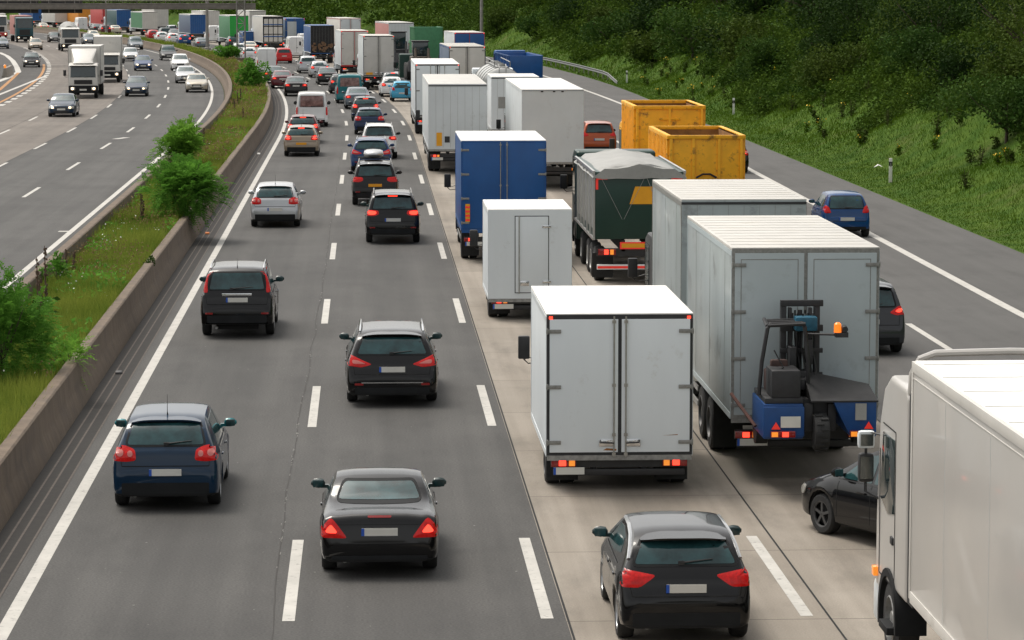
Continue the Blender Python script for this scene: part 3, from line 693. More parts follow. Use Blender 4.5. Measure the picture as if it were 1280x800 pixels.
    for sg in (1, -1):
        c_ = S.cast(tm, bl+.05, sg, 0)
        mm = MB(); prof = [(.0, .02), (.03, .075), (.10, .09), (.17, .075), (.215, .025)]
        v = []; f = []; n_ = 8
        sc = 1.5 if k.get('van') else 1.
        for h_, r_ in prof:
            for i in range(n_):
                a = 2*math.pi*i/n_; v.append((c_.x+sg*(h_+.03), tm+.02+.055*math.cos(a)*r_/.09, c_.z+.07*sc+r_*.85*sc*math.sin(a)))
        for i in range(len(prof)-1): f += [(i*n_+j, i*n_+(j+1) % n_, (i+1)*n_+(j+1) % n_, (i+1)*n_+j) for j in range(n_)]
        f += [tuple(range(n_)), tuple(range((len(prof)-1)*n_, len(prof)*n_))]
        mm.add(v, f); mm.box(min(c_.x-.05*sg, c_.x+.1*sg), max(c_.x-.05*sg, c_.x+.1*sg), tm-.01, tm+.05, c_.z+.0, c_.z+.05)
        mi = add('side_mirror', mm, 'MIRR')
        if lod < 1: add('mirror_glass', MB().lathe([(-.002, .01), (0, .065)], (c_.x+sg*.14, tm-.045, c_.z+.07), axis='y', n=12, close=True) if 0 else MB().box(c_.x+sg*.14-.075, c_.x+sg*.14+.075, tm-.048, tm-.036, c_.z+.015, c_.z+.125), GLASS, par=mi, bevel=.01)
    # wheels
    wd = .215
    for tw in (S.tr, S.tf):
        for sg in (1, -1):
            t, q = wheel_mb(k['wr'], wd, sg, 5 if kind != 'estate' else 10, 24 if lod < 2 else 14)
            M_ = (sg*(W/2-wd/2-.02), tw, k['wr'])
            for b_ in (t, q): b_.v = [(x+M_[0], y+M_[1], z+M_[2]) for x, y, z in b_.v]
            wi = add('wheel', t, RUB)
            if lod < 2: add('rim', q, ['RIMC', DRK], par=wi)
    if lod < 1:
        ex = MB(); ex.tube([(-.5, .1, .25), (-.5, .45, .25)], .035, n=10); add('exhaust_pipe', ex, STL)
        ch = MB(); ch.box(-.5, .5, .25, .6, .2, .32); add('silencer', ch, DRK)
    _cache[key] = (p, k); return _cache[key]

PA = dict(
 navy=paint('navy', (.002, .019, .046)), black=paint('black', (.003, .003, .0035), metal=.0, rough=.25), black2=paint('graphite', (.012, .013, .015)), silver=paint('silver', (.42, .43, .44), metal=.6), bronze=paint('bronze', (.27, .22, .165), metal=.5),
 white=paint('white', (.72, .72, .71), metal=0), cream=paint('cream', (.56, .50, .40), metal=.1), grey=paint('grey', (.10, .12, .14), metal=.5), dgrey=paint('dark_grey', (.035, .037, .042), metal=.4), teal=paint('teal', (.01, .15, .17), metal=.1),
 blue=paint('blue', (.003, .05, .17), metal=.2), lblue=paint('light_blue', (.06, .36, .56), metal=.1), red=paint('red', (.5, .012, .012), metal=.0), orange=paint('copper_orange', (.36, .07, .02), metal=.4), dblue=paint('dark_blue', (.008, .022, .065), metal=.3),
 dgreen=paint('dark_green_grey', (.025, .045, .045), metal=.3), beige=paint('beige', (.42, .38, .31), metal=.3), maroon=paint('maroon', (.10, .015, .02), metal=.3), midblue=paint('mid_blue', (.012, .04, .12), metal=.3))
def place_car(kind, col, xc, yw, label, cat='car', group='cars queuing in the near carriageway', lod=2, front=False, rot=0., dx=0, **kw):
    """(xc, yw) = surveyed photo point of the middle between the near wheels' contact with the road"""
    pr, k = car_proto(kind, lod, kw.get('plate', 'w'), kw.get('lit', 0), kw.get('brake', False), headlit=kw.get('headlit', False))
    X, Y = gp(xc, yw); s, o = inv(X, Y); h = head(s)+R_(rot)+(math.pi if front else 0)
    L = k['L']; near_axle = (k['fo'] if front else L-k['fo']-k['wb'])
    fw = Vector((-math.sin(h), math.cos(h), 0))                    # travel direction
    c = Vector((X, Y, 0))+(fw*(L/2-near_axle+k['wr']*.6) if not front else -fw*(L/2-near_axle+k['wr']*.6))
    return pr.spawn(NAMES.get(kind, 'parked_car'), label, cat, c, h, group, {'PAINT': PA[col], 'MIRR': PA[kw.get('mirr', col)], 'RIMC': kw.get('rim', RIM)})
NAMES = dict(hatchback='hatchback_car', small_hatchback='hatchback_car', estate='estate_car', offroader='offroad_car', suv='offroad_car', sedan='saloon_car', coupe='coupe_car', mpv='people_carrier', minicar='small_car', panel_van='panel_van', windowed_van='passenger_van')
# ------------------------------------------------------------------ trucks
TW = mat('truck_white', (.72, .765, .785), rough=.35, var=.05, scale=.9, streak=.2, detail=8, dirt=((.45, .44, .40), 1.1, .60, .55))
TWR = mat('roof_white', (.78, .77, .74), rough=.5, var=.06, scale=1.2, detail=8, dirt=((.55, .53, .48), .8, .56, .5))
TCR = mat('truck_cream', (.58, .56, .52), rough=.4, var=.08, scale=1., detail=8, dirt=((.38, .36, .32), 1.2, .58, .6))
TDW = mat('truck_offwhite', (.60, .635, .645), rough=.4, var=.06, scale=.8, detail=8, dirt=((.40, .40, .38), 1., .58, .6))
TGD = mat('door_grey', (.40, .455, .47), rough=.4, var=.06, scale=.7, detail=8, dirt=((.27, .29, .29), 1.3, .58, .6))
TGC = mat('curtain_grey', (.33, .37, .375), rough=.35, coat=.1, var=.14, scale=.8, detail=8, streak=.3, bump=.15, dirt=((.16, .17, .17), 1.1, .54, .7))
TGR = mat('tarpaulin_roof', (.50, .485, .45), rough=.6, var=.08, scale=1.3, detail=8, dirt=((.46, .43, .37), .9, .54, .6))
TBL = mat('truck_blue', (.003, .075, .26), rough=.35, var=.14, scale=1.2, detail=8, dirt=((.01, .05, .2), 1.5, .58, .5))
TBR = mat('roof_pale_blue', (.60, .66, .70), rough=.5, var=.06, scale=1.)
TGN = mat('truck_dark_green', (.003, .032, .022), rough=.35, var=.15, scale=1.2, detail=8)
TSV = mat('tipper_silver', (.50, .50, .48), rough=.3, metal=.7, var=.1, scale=1.)
TRD = mat('truck_red', (.45, .03, .03), rough=.4, var=.12)
TPK = mat('truck_faded_red', (.42, .17, .15), rough=.5, var=.12)
TYL = mat('container_yellow', (.88, .42, .008), rough=.5, var=.12, scale=2.5, detail=9, dirt=((.14, .06, .012), 2.6, .545, .85))
TRU = mat('container_rust', (.26, .12, .03), rough=.8, var=.35, scale=3, detail=9, dirt=((.45, .22, .02), 1.5, .58, .7))
TOR = mat('truck_orange', (.65, .25, .02), rough=.5, var=.1)
TGB = mat('truck_bright_green', (.01, .36, .04), rough=.4, var=.1)
TGM = mat('truck_muted_green', (.05, .20, .09), rough=.5, var=.15)
TTL = mat('truck_teal', (.008, .07, .085), rough=.35, var=.15)
TBG = mat('truck_grey_blue', (.09, .13, .20), rough=.45, var=.12)
TDG = mat('tarp_grey', (.29, .29, .275), rough=.6, var=.12, scale=2.2, detail=8, bump=.4, dirt=((.30, .29, .28), 1.6, .55, .5))
FLB = mat('forklift_blue', (.002, .05, .19), rough=.4, var=.15, scale=3, detail=8, dirt=((.02, .03, .08), 3, .62, .8))
FLK = mat('forklift_black', (.022, .022, .024), rough=.55, var=.3, scale=5)
FLD = mat('forklift_deck', (.018, .018, .019), rough=.75, var=.3, scale=6)
HNG = mat('hinge_zinc', (.26, .26, .245), rough=.5, metal=.5, var=.2, scale=20)
RODM = mat('lock_rod', (.36, .35, .32), rough=.4, metal=.6, var=.2, scale=9)
GSK = mat('door_gasket', (.03, .031, .033), rough=.7, var=.2)
CHS = mat('chassis_dark', (.02, .02, .021), rough=.75, var=.4, scale=5)
RST = mat('rust_stain', (.30, .12, .03), rough=.8, var=.4, scale=30)
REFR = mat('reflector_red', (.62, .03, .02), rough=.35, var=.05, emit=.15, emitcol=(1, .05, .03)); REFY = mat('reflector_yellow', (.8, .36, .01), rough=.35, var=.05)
REFW = mat('reflector_white', (.75, .75, .73), rough=.4, var=.05)
WOOD = mat('timber_scrap', (.20, .12, .07), rough=.85, var=.4, scale=6)

def truck_wheel(P_, par, x, y, r, wd, side, dual=False, lod=1):
    t = MB(); n = 26 if lod < 2 else 14
    w2 = wd*(2.1 if dual else 1)
    t.lathe(close=False, axis='x', m=0, c=(x, y, r), n=n, prof=[(-w2/2, r*.6), (-w2/2, r*.9), (-w2/2+.03, r*.985), (-w2*.1, r)]+([(-.02, r), (-.015, r*.85), (.015, r*.85), (.02, r)] if dual else [])+[(w2*.1, r), (w2/2-.03, r*.985), (w2/2, r*.9), (w2/2, r*.6)])
    wi = P_.part('wheel', t, RUB, par)
    if lod < 2:
        q = MB(); xo = x+side*w2/2
        q.lathe([(0, r*.61), (side*.01, r*.57), (-side*.09, r*.52), (-side*.10, r*.28), (-side*.02, r*.22), (-side*.02, .01)], (xo, y, r), n=n, close=False)
        for k in range(8):
            a = k*math.pi/4; q.tube([(xo-side*.10, y+r*.4*math.cos(a), r+r*.4*math.sin(a)), (xo-side*.07, y+r*.4*math.cos(a), r+r*.4*math.sin(a))], .02, n=5)
        P_.part('rim', q, RIMS if dual else STL, wi)
    return wi
def mirror_arm(P_, par, x, y, z, side, h=.45, wd=.22, reach=.35):
    m_ = MB(); m_.tube([(x, y, z-.15), (x+side*reach, y, z-.22), (x+side*reach, y, z+h*.5)], .014)
    m_.tube([(x, y, z-.28), (x+side*reach*.7, y, z-.30), (x+side*reach, y, z-.22)], .012)
    a = P_.part('mirror_arm', m_, BLK, par)
    b = MB().box(x+side*reach-wd/2, x+side*reach+wd/2, y-.06, y+.05, z-h*.5, z+h*.55)
    i = P_.part('mirror', b, BLK, a, bevel=.03)
    return i
def cab(P_, W, y0, L, z0, zt, col, lod=1, wheel_r=.5, defl=None, lamps=True, grille=BLK, lower=None, wheels=True, lit=True):
    hw = W/2; yf = y0+L; zw = z0+(zt-z0)*.48
    pr = [(y0, z0), (y0, zt-.05), (y0+.1, zt), (y0+L*.62, zt), (yf-.14, zt-.16), (yf-.02, zw), (yf, zw-.1), (yf, z0)]
    b = MB().prism(pr, -hw, hw); ci = P_.part('cab', b, col, -1, bevel=.07, segs=3)
    v = []
    zA, zB = zw+.03, zt-.26
    def yy(z): return np.interp(z, [zw-.1, zw, zt-.16], [yf, yf-.02, yf-.14])+.012
    ws = MB(); ws.add([(-hw+.14, yy(zA), zA), (hw-.14, yy(zA), zA), (hw-.18, yy(zB), zB), (-hw+.18, yy(zB), zB), (-hw+.14, yy(zA)-.03, zA), (hw-.14, yy(zA)-.03, zA), (hw-.18, yy(zB)-.03, zB), (-hw+.18, yy(zB)-.03, zB)],
                      [(0, 1, 2, 3), (4, 7, 6, 5), (0, 4, 5, 1), (1, 5, 6, 2), (2, 6, 7, 3), (3, 7, 4, 0)])
    wsi = P_.part('windscreen', ws, GLASS_T, ci)
    wb = MB(); wb.tube([(-.1, yy(zA)+.02, zA+.02), (-.75, yy(zA)+.01, zA+.08)], .012); wb.tube([(.8, yy(zA)+.02, zA+.02), (.15, yy(zA)+.01, zA+.08)], .012); P_.part('wiper', wb, BLK, wsi)
    P_.part('sun_visor', MB().box(-hw+.12, hw-.12, yf-.12, yf+.10, zt-.24, zt-.17), BLK, ci, bevel=.015)
    for sg in (1, -1):
        x = sg*(hw+.004)
        sw = MB().prism([(yf-.28, zw+.05), (yf-.36, zt-.32), (y0+L*.38, zt-.32), (y0+L*.38, zw+.02)], x-.006, x+.006); P_.part('side_window', sw, GLASS_T, ci)
        dr = MB()
        for a_, b_ in (((yf-.18, z0+.5), (yf-.18, zt-.25)), ((y0+L*.34, z0+.5), (y0+L*.34, zt-.25)), ((yf-.18, z0+.5), (y0+L*.34, z0+.5)), ((yf-.18, zt-.25), (y0+L*.34, zt-.25))):
            dr.box(x-.004, x+.004, min(a_[0], b_[0])-.006, max(a_[0], b_[0])+.006, min(a_[1], b_[1])-.006, max(a_[1], b_[1])+.006)
        P_.part('door_seam', dr, SEAM, ci)
        P_.part('door_handle', MB().box(x-.01, x+.03, y0+L*.38+.04, y0+L*.38+.18, zw-.28, zw-.2), BLK, ci, bevel=.01)
        mirror_arm(P_, ci, sg*hw, yf-.12, zw+.35, sg, h=.42, reach=.28)
    # grille, bumper, lamps
    gh = MB(); z_ = zw-.16
    gh.box(-hw*.62, hw*.62, yf-.02, yf+.03, z0+.52, z_)
    for k in range(5): zz = z0+.55+(z_-z0-.6)*k/4; gh.box(-hw*.62, hw*.62, yf+.03, yf+.05, zz, zz+.03)
    P_.part('grille', gh, grille, ci, bevel=0)
    bm_ = P_.part('bumper', MB().box(-hw-.01, hw+.01, yf-.25, yf+.13, z0-.15, z0+.42), lower or TEX, ci, bevel=.06)
    P_.part('number_plate', MB().box(-.26, .26, yf+.13, yf+.145, z0+.05, z0+.17), PLT, bm_)
    for sg in (1, -1):
        hl = P_.part('headlight', MB().box(sg*hw*.72-.17, sg*hw*.72+.17, yf+.12, yf+.15, z0+.08, z0+.30), HLMP, bm_, bevel=.03)
        if lit: P_.part('lit_bulb', MB().lathe([(0, .10), (.02, .08)], (sg*hw*.74, yf+.15, z0+.19), axis='y', n=12), HLIT, hl)
        if wheels:
            ar = MB(); pts = []
            prof = [(y0+L*.5+(wheel_r+.13)*math.cos(a), wheel_r+(wheel_r+.13)*math.sin(a)) for a in np.linspace(-.15, math.pi+.15, 12)]+[(y0+L*.5+(wheel_r+.06)*math.cos(a), wheel_r+(wheel_r+.06)*math.sin(a)) for a in np.linspace(math.pi+.15, -.15, 12)]
            n_ = len(prof); x0, x1 = sorted((sg*(hw-.34), sg*(hw+.02)))
            vv = [(x0, a, b_) for a, b_ in prof]+[(x1, a, b_) for a, b_ in prof]; ff = [(i, i+1, n_-2-i, n_-1-i) for i in range(n_//2-1)]; ff += [tuple(q+n_ for q in f_) for f_ in ff]; ff += [(i, i+n_, (i+1) % n_+n_, (i+1) % n_) for i in range(n_)]
            ar.add(vv, ff); P_.part('wheel_arch', ar, TEX, ci)
            truck_wheel(P_, -1, sg*(hw-.17), y0+L*.5, wheel_r, .28, sg, lod=lod)
    if defl:
        zd = defl; d_ = MB(); hw2 = hw-.12
        d_.add([(-hw2, y0, zt-.02), (hw2, y0, zt-.02), (hw2*.8, yf-.35, zt-.02), (-hw2*.8, yf-.35, zt-.02), (-hw2, y0, zd), (hw2, y0, zd), (hw2*.62, yf-.75, zt+.25), (-hw2*.62, yf-.75, zt+.25)],
               [(0, 3, 2, 1), (4, 5, 6, 7), (0, 1, 5, 4), (1, 2, 6, 5), (2, 3, 7, 6), (3, 0, 4, 7)])
        P_.part('air_deflector', d_, col, ci, bevel=.09)
    return ci
def tail_lamp_bar(P_, par, W, z, y=0., lit=True, hh=.06, ww=.42, orange=True):
    for sg in (1, -1):
        x0 = sg*(W/2-.08-ww/2)
        a = P_.part('tail_light', MB().box(x0-ww/2, x0+ww/2, y-.05, y+.02, z-hh, z+hh), LDRK, par, bevel=.01)
        if lit: P_.part('lit_bulb', MB().box(x0+sg*.02-.06, x0+sg*.02+.06, y-.058, y-.049, z-hh*.75, z+hh*.75), LIT, a)
        if orange: P_.part('indicator_lens', MB().box(x0-sg*.14-.05, x0-sg*.14+.05, y-.057, y-.049, z-hh*.8, z+hh*.8), LORG, a)
def rear_doors(P_, W, z0, z1, mdoor, hinges=3, rods=1, y=0., frame=None, gap=.03, fr=.05, mark=True, panels=False, hm=None, rust=False):
    """two hinged doors on the back of a box; every piece is proud of the one under it"""
    hm = hm or HNG; frame = frame or GSK
    fi = P_.part('rear_frame', MB().box(-W/2+.003, W/2-.003, y-.02, y+.04, z0, z1-.003), frame, -1)
    for sg in (1, -1):
        a, b = sorted((sg*gap, sg*(W/2-fr)))
        d = P_.part('rear_door', MB().box(a, b, y-.045, y-.015, z0+fr, z1-fr*1.6), mdoor, -1, bevel=.006)
        if panels: 
            q = MB(); i_ = .1
            for (xa, xb, za, zb) in ((a+i_, b-i_, z0+fr+i_, z0+fr+i_+.012), (a+i_, b-i_, z1-fr*1.6-i_-.012, z1-fr*1.6-i_), (a+i_, a+i_+.012, z0+fr+i_+.012, z1-fr*1.6-i_-.012), (b-i_-.012, b-i_, z0+fr+i_+.012, z1-fr*1.6-i_-.012)): q.box(xa, xb, y-.0485, y-.0455, za, zb)
            P_.part('door_panel_seam', q, HNG, d)
        for k in range(hinges):
            zz = z0+.22+(z1-z0-.5)*k/max(1, hinges-1)
            a2, b2 = sorted((sg*(W/2-.24), sg*(W/2+.012)))
            q = MB().box(a2, b2, y-.066, y-.046, zz-.032, zz+.032); q.tube([(sg*(W/2-.01), y-.06, zz-.05), (sg*(W/2-.01), y-.06, zz+.05)], .018, n=8)
            P_.part('hinge', q, hm, d, bevel=.006)
        for k in range(rods):
            x = sg*(.10+.30*k); q = MB(); q.tube([(x, y-.075, z0-.02), (x, y-.075, z1-.03)], .014, n=8)
            for zz in (z0+.02, z0+.35, (z0+z1)/2, z1-.12): q.box(x-.03, x+.03, y-.085, y-.046, zz-.025, zz+.025)
            ri = P_.part('lock_rod', q, RODM, d)
            if k == 0:
                hd = MB(); c = x+sg*.13; hd.box(c-.12, c+.12, y-.07, y-.046, z0+.15, z0+.27); P_.part('door_handle', hd, CHR, d, bevel=.01)
                hd = MB(); hd.tube([(x, y-.09, z0+.21), (c+sg*.1, y-.1, z0+.22), (c+sg*.1, y-.1, z0+.27)], .012); P_.part('lever', hd, BLK, d)
    if mark:
        for sg in (1, -1): P_.part('marker_light', MB().box(sg*(W/2-.07)-.03, sg*(W/2-.07)+.03, y-.04, y-.02, z1-.075, z1-.03), LIT, -1)
    if rust:
        q = MB(); q.add([(-.28, y-.0475, z0+.085), (-.06, y-.0475, z0+.075), (-.05, y-.0475, z0+.105), (-.22, y-.0475, z0+.12)], [(0, 1, 2, 3)]); P_.part('rust_stain', q, RST, -1); q = MB(); q.add([(.72, y-.0475, z0+.33), (.98, y-.0475, z0+.335), (.98, y-.0475, z0+.35)], [(0, 1, 2)])
        P_.part('rust_stain', q, RST, -1)
def hood_frame(P_, W, L, z1, m): pass
def box_truck(kind, label, X, Y, W=2.5, z0=.95, z1=4.0, L=7., side=TW, rear=TW, roof=TWR, style='doors', cabc=TW, cabz=2.7, cabL=1.8, axles=(1.1,), r=.46, cat='truck', group='trucks queuing in the near carriageway',
              lod=1, lit=True, rot=None, has_cab=True, dual=True, trailer=False, sidestyle=None, extra=None, hinges=3, rods=1, frame=None, panels=False, capm=None, front=False, defl=None, bumperm=None, plate=True, mark=True, rust=False, litfront=True, roofbow=False, cabW=None, sidem2=None, gap=.5, cabz0=.55):
    P_ = Proto()
    bx = MB().box(-W/2, W/2, 0, L, z0, z1)
    bi = P_.part('cargo_box', bx, side, -1, bevel=.02)
    # roof with slight overlap and cross ribs
    rf = MB(); n_ = max(3, int(L/.6))
    rf.box(-W/2-.006, W/2+.006, -.012, L+.006, z1-.035, z1+.018); ri = P_.part('roof', rf, roof, -1, bevel=.012)
    if lod < 2:
        q = MB()
        for k in range(1, n_): q.box(-W/2+.05, W/2-.05, L*k/n_-.03, L*k/n_+.03, z1+.0185, z1+(.0235 if roofbow else .021))
        P_.part('roof_bow', q, roof, ri)
    # corner extrusions and rails
    q = MB(); c_ = capm or TDW
    for sg in (1, -1):
        a, b = sorted((sg*(W/2-.04), sg*(W/2+.009))); q.box(a, b, .0, .05, z0, z1-.04); q.box(a, b, L-.05, L+.004, z0, z1-.04)
        q.box(a, b, .051, L-.051, z0-.03, z0+.07); q.box(a, b, .051, L-.051, z1-.13, z1-.04)
    P_.part('edge_profile', q, c_, bi)
    if sidestyle == 'curtain':
        q = MB(); k = .3
        while k < L-.2:
            for sg in (1, -1): a, b = sorted((sg*(W/2+.001), sg*(W/2+.007))); q.box(a, b, k, k+.035, z0+.08, z1-.14)
            k += .75
        P_.part('curtain_strap', q, capm or GSK, bi)
    elif sidestyle == 'panels':
        q = MB(); k = 1.
        while k < L-.2:
            for sg in (1, -1): a, b = sorted((sg*(W/2+.001), sg*(W/2+.004))); q.box(a, b, k, k+.010, z0+.08, z1-.14)
            k += 2.3
        P_.part('side_seam', q, HNG, bi)
    if sidem2:
        q = MB()
        for sg in (1, -1): a, b = sorted((sg*(W/2+.001), sg*(W/2+.008))); q.box(a, b, .08, L-.08, z0+.1, z1-.16)
        P_.part('side_curtain', q, sidem2, bi)
    if style == 'doors': rear_doors(P_, W, z0, z1, rear, hinges, rods, frame=frame, panels=panels, mark=mark, rust=rust)
    elif style == 'single':
        P_.part('rear_wall', MB().box(-W/2+.003, W/2-.003, -.02, .03, z0, z1-.003), rear, -1)
        xa, xb, za, zb = -.37, .46, z0+.16, z1-.17
        P_.part('door_gasket', MB().box(xa-.02, xb+.02, -.026, -.0205, za-.02, zb+.02), GSK, -1)
        d = P_.part('rear_door', MB().box(xa, xb, -.045, -.0265, za, zb), rear, -1, bevel=.006)
        for zz in (za+.27, zb-.25): P_.part('hinge', MB().box(xb-.15, xb+.07, -.07, -.046, zz-.03, zz+.03), CHR, d, bevel=.01)
        q = MB(); q.tube([(xa+.09, -.065, za-.03), (xa+.09, -.065, zb+.02)], .013, n=8); P_.part('lock_rod', q, RODM, d)
        P_.part('door_handle', MB().box(xa+.12, xa+.34, -.06, -.046, za+.17, za+.29), CHR, d, bevel=.012)
    elif style == 'plain':
        P_.part('rear_wall', MB().box(-W/2+.003, W/2-.003, -.02, .03, z0, z1-.003), rear, -1)
        q = MB()
        for k in range(1, 8): x = -W/2+W*k/8; q.box(x-.004, x+.004, -.0225, -.0205, z0+.08, z1-.1)
        P_.part('panel_seam', q, HNG, -1)
        q = MB().box(-W/2, W/2, -.035, -.0205, z1-.09, z1-.04); P_.part('top_rail', q, GSK, -1)
    elif style == 'shutter':
        P_.part('rear_wall', MB().box(-W/2+.003, W/2-.003, -.02, .03, z0, z1-.003), rear, -1)
        q = MB()
        for x in (-.5, 0, .35): q.box(x, x+.10, -.04, -.0205, z1-.10, z1-.05)
        P_.part('roller_catch', q, BLK, -1)
        P_.part('top_rail', MB().box(-W/2, W/2, -.032, -.0205, z1-.05, z1-.035), GSK, -1)
    if extra: extra(P_, W, z0, z1, L)
    # chassis
    q = MB()
    for x in (-.42, .42): q.box(x-.04, x+.04, .1, L, z0-.30, z0-.035)
    q.box(-W/2+.1, W/2-.1, .02, L-.02, z0-.08, z0-.031)
    k = .4
    while k < L: q.box(-W/2+.1, W/2-.1, k, k+.05, z0-.14, z0-.081); k += .8
    ci = P_.part('chassis', q, CHS, -1)
    zb = max(.42, z0-.36)
    P_.part('cross_sill', MB().box(-W/2+.01, W/2-.01, -.02, .06, z0-.09, z0-.004), STL if not frame or frame == GSK else frame, -1)
    bi2 = P_.part('bumper_bar', MB().box(-W/2+.12, W/2-.12, .05, .15, zb-.16, zb-.05), bumperm or BLK, -1, bevel=.015)
    P_.part('light_carrier', MB().box(-W/2+.08, W/2-.08, .06, .11, zb-.02, zb+.14), BLK, -1)
    tail_lamp_bar(P_, -1, W, zb+.06, .05, lit)
    if plate: 
        pi = P_.part('number_plate', MB().box(-W/2+.12, -W/2+.64, -.01, .005, zb-.13, zb-.01), PLT, -1); 
        P_.part('plate_band', MB().box(-W/2+.118, -W/2+.16, -.012, -.0105, zb-.13, zb-.01), EUB, pi)
    for y in axles:
        for sg in (1, -1): truck_wheel(P_, -1, sg*(W/2-(.28 if dual else .2)), y, r, .24, sg, dual, lod)
        q = MB().tube([(-W/2+.3, y, r), (W/2-.3, y, r)], .07, n=8); P_.part('axle', q, CHS, ci)
    for sg in (1, -1):
        P_.part('mud_flap', MB().box(sg*(W/2-.3)-.27, sg*(W/2-.3)+.27, axles[0]-r-.12, axles[0]-r-.10, .12, z0-.09), RUB, ci)
        if lod < 2 and L > 3:
            q = MB(); y0_, y1_ = (axles[-1]+r+.25), L-.35
            if y1_-y0_ > .6:
                for zz in (.5, .78): q.box(sg*(W/2-.06)-.015, sg*(W/2-.06)+.015, y0_, y1_, zz, zz+.1)
                P_.part('side_guard', q, STL, ci)
    if has_cab:
        cW = cabW or min(2.45, W)
        cab(P_, cW, L+gap, cabL, cabz0, cabz, cabc, lod, wheel_r=min(.5, r+.02), defl=defl, lit=litfront)
        P_.part('cab_chassis', MB().box(-.45, .45, L-.1, L+gap+.2, .5, .78), CHS, ci)
    s, o = inv(X, Y); h = head(s) if rot is None else rot
    if front: h += math.pi
    return P_.spawn(kind, label, cat, (X, Y, 0), h, group)
def XD(x, d): return (x-457)/3800.*d      # lateral distance of a surveyed bearing at range d

# ---- lane 3
box_truck('box_truck', 'white box truck with two rear doors on six grey hinges and red corner lamps', XD(774.5, 50.6), 50.5, W=2.46, z0=.62, z1=3.0, L=4.7, r=.36, axles=(.95,), cabz=2.1, cabz0=.5,
          lod=0, rust=True, cabW=1.95, rear=TW, frame=GSK)
box_truck('box_truck', 'small pale box truck with a single narrow rear door and two chrome hinges', XD(661, 77), 76.8, W=2.12, z0=.55, z1=2.81, L=3.5, r=.33, axles=(.9,), style='single', cabz=2.1, cabW=1.9, mark=False, cabz0=.5)
box_truck('box_truck', 'blue box truck with pale roof behind the small single-door truck', XD(628.5, 93), 93, W=2.6, z0=1.0, z1=3.73, L=6, side=TBL, rear=TBL, frame=TBL, roof=TWR, capm=TBL, axles=(1.5,), cabc=TBL, cabz=2.8, hinges=4, rods=1, mark=False,
          extra=lambda P_, W, z0, z1, L: (P_.part('reflector_board', MB().box(-W/2+.12, -W/2+.26, -.07, -.05, z0+.25, z0+.8), REFY, -1), [P_.part('warning_stripe', MB().box(-W/2+.122, -W/2+.258, -.074, -.071, z0+.28+.13*k, z0+.34+.13*k), REFR, -1) for k in range(4)]))
def _ylab(P_, W, z0, z1, L):
    P_.part('reflector_board', MB().box(-W/2+.35, -W/2+.6, -.03, -.021, z0+.15, z0+.75), REFY, -1)
    P_.part('vent', MB().box(-W/2+.72, -W/2+.95, -.03, -.021, z0+.3, z0+.58), GSK, -1)
box_truck('box_truck', 'tall pale grey box trailer with cream roof and yellow label low on its plain rear', XD(571, 137), 137, W=2.62, z0=1.1, z1=4.02, L=15, style='plain', side=TDW, rear=TDW, roof=TCR, axles=(2.2, 3.5), extra=_ylab, r=.5)
box_truck('box_truck', 'white box truck with red brake lamps just ahead of the tall pale trailer', XD(546, 172), 172, W=2.5, z0=1.1, z1=4.0, L=13, style='doors', rear=TW, roof=TWR, axles=(2., 3.3), rods=2)
def _ylab2(P_, W, z0, z1, L):
    for sg in (1, -1): P_.part('reflector_board', MB().box(sg*.78-.28, sg*.78+.28, -.06, -.047, z0+.08, z0+.27), REFY, -1)
box_truck('box_truck', 'cream box truck with two rear doors and a yellow reflector low on each door', XD(473, 246), 246, W=2.5, z0=1.15, z1=4.35, L=8, side=TDW, rear=TCR, roof=TGR, axles=(1.8,), extra=_ylab2, lod=2)
box_truck('box_truck', 'white box truck with dark red rear frame beside a silver hatchback', XD(443, 279), 279, W=2.5, z0=1.1, z1=4.25, L=8, side=TDW, rear=TCR, roof=TGR, frame=TRD, axles=(1.8,), lod=2, extra=_ylab)
# ---- lane 4
box_truck('curtain_truck', 'grey curtain-sided truck with white tarpaulin roof just ahead of the forklift-carrying trailer', XD(933.5, 60.5), 60.8, W=2.52, z0=1.0, z1=4.18, L=6.2, side=TGC, rear=TGC, roof=TGR, sidestyle='panels', style='plain', axles=(1.5, 2.8), cabc=BLK, cabz=2.9, capm=HNG, r=.5, roofbow=True)
def _crates(P_, W, z0, z1, L): pass
box_truck('box_trailer', 'grey box trailer with white ribbed roof, a forklift hung on its back', XD(1010, 51.6), 51.6, W=2.54, z0=1.08, z1=4.0, L=7.2, side=TGC, rear=TGD, roof=TGR, sidestyle='panels', style='doors', hinges=4, rods=0, frame=HNG, panels=True, has_cab=False, axles=(3.5, 4.9), r=.5, lod=0, cat='trailer', capm=TGD, mark=False, roofbow=True)
box_truck('box_trailer', 'plain white trailer with smooth rear and bright white roof left of the copper orange car', XD(690, 126), 126, W=2.56, z0=1.15, z1=4.15, L=15, style='shutter', rear=TDW, side=TDW, roof=TWR, axles=(2.2, 3.5), r=.5)
def _chev(P_, W, z0, z1, L):
    P_.part('grey_panel', MB().box(-.9, -.1, -.03, -.021, z0+1.1, z0+1.7), TDG, -1)
    c = P_.part('warning_board', MB().box(-.35, .05, -.06, -.03, z0+.4, z0+.95), REFW, -1)
    for k in range(3):
        q = MB(); q.add([(-.35, -.0625, z0+.42+.2*k), (.05, -.0625, z0+.55+.2*k), (.05, -.0625, z0+.65+.2*k if k < 2 else z0+.93), (-.35, -.0625, z0+.52+.2*k)], [(0, 1, 2, 3)]); P_.part('stripe', q, REFR, c)
box_truck('box_truck', 'white box truck with red and white striped board ahead of the plain white trailer', XD(643, 160), 160, W=2.5, z0=.9, z1=3.65, L=5.5, axles=(1.5,), style='plain', rear=TW, roof=TWR, extra=_chev, lod=1)
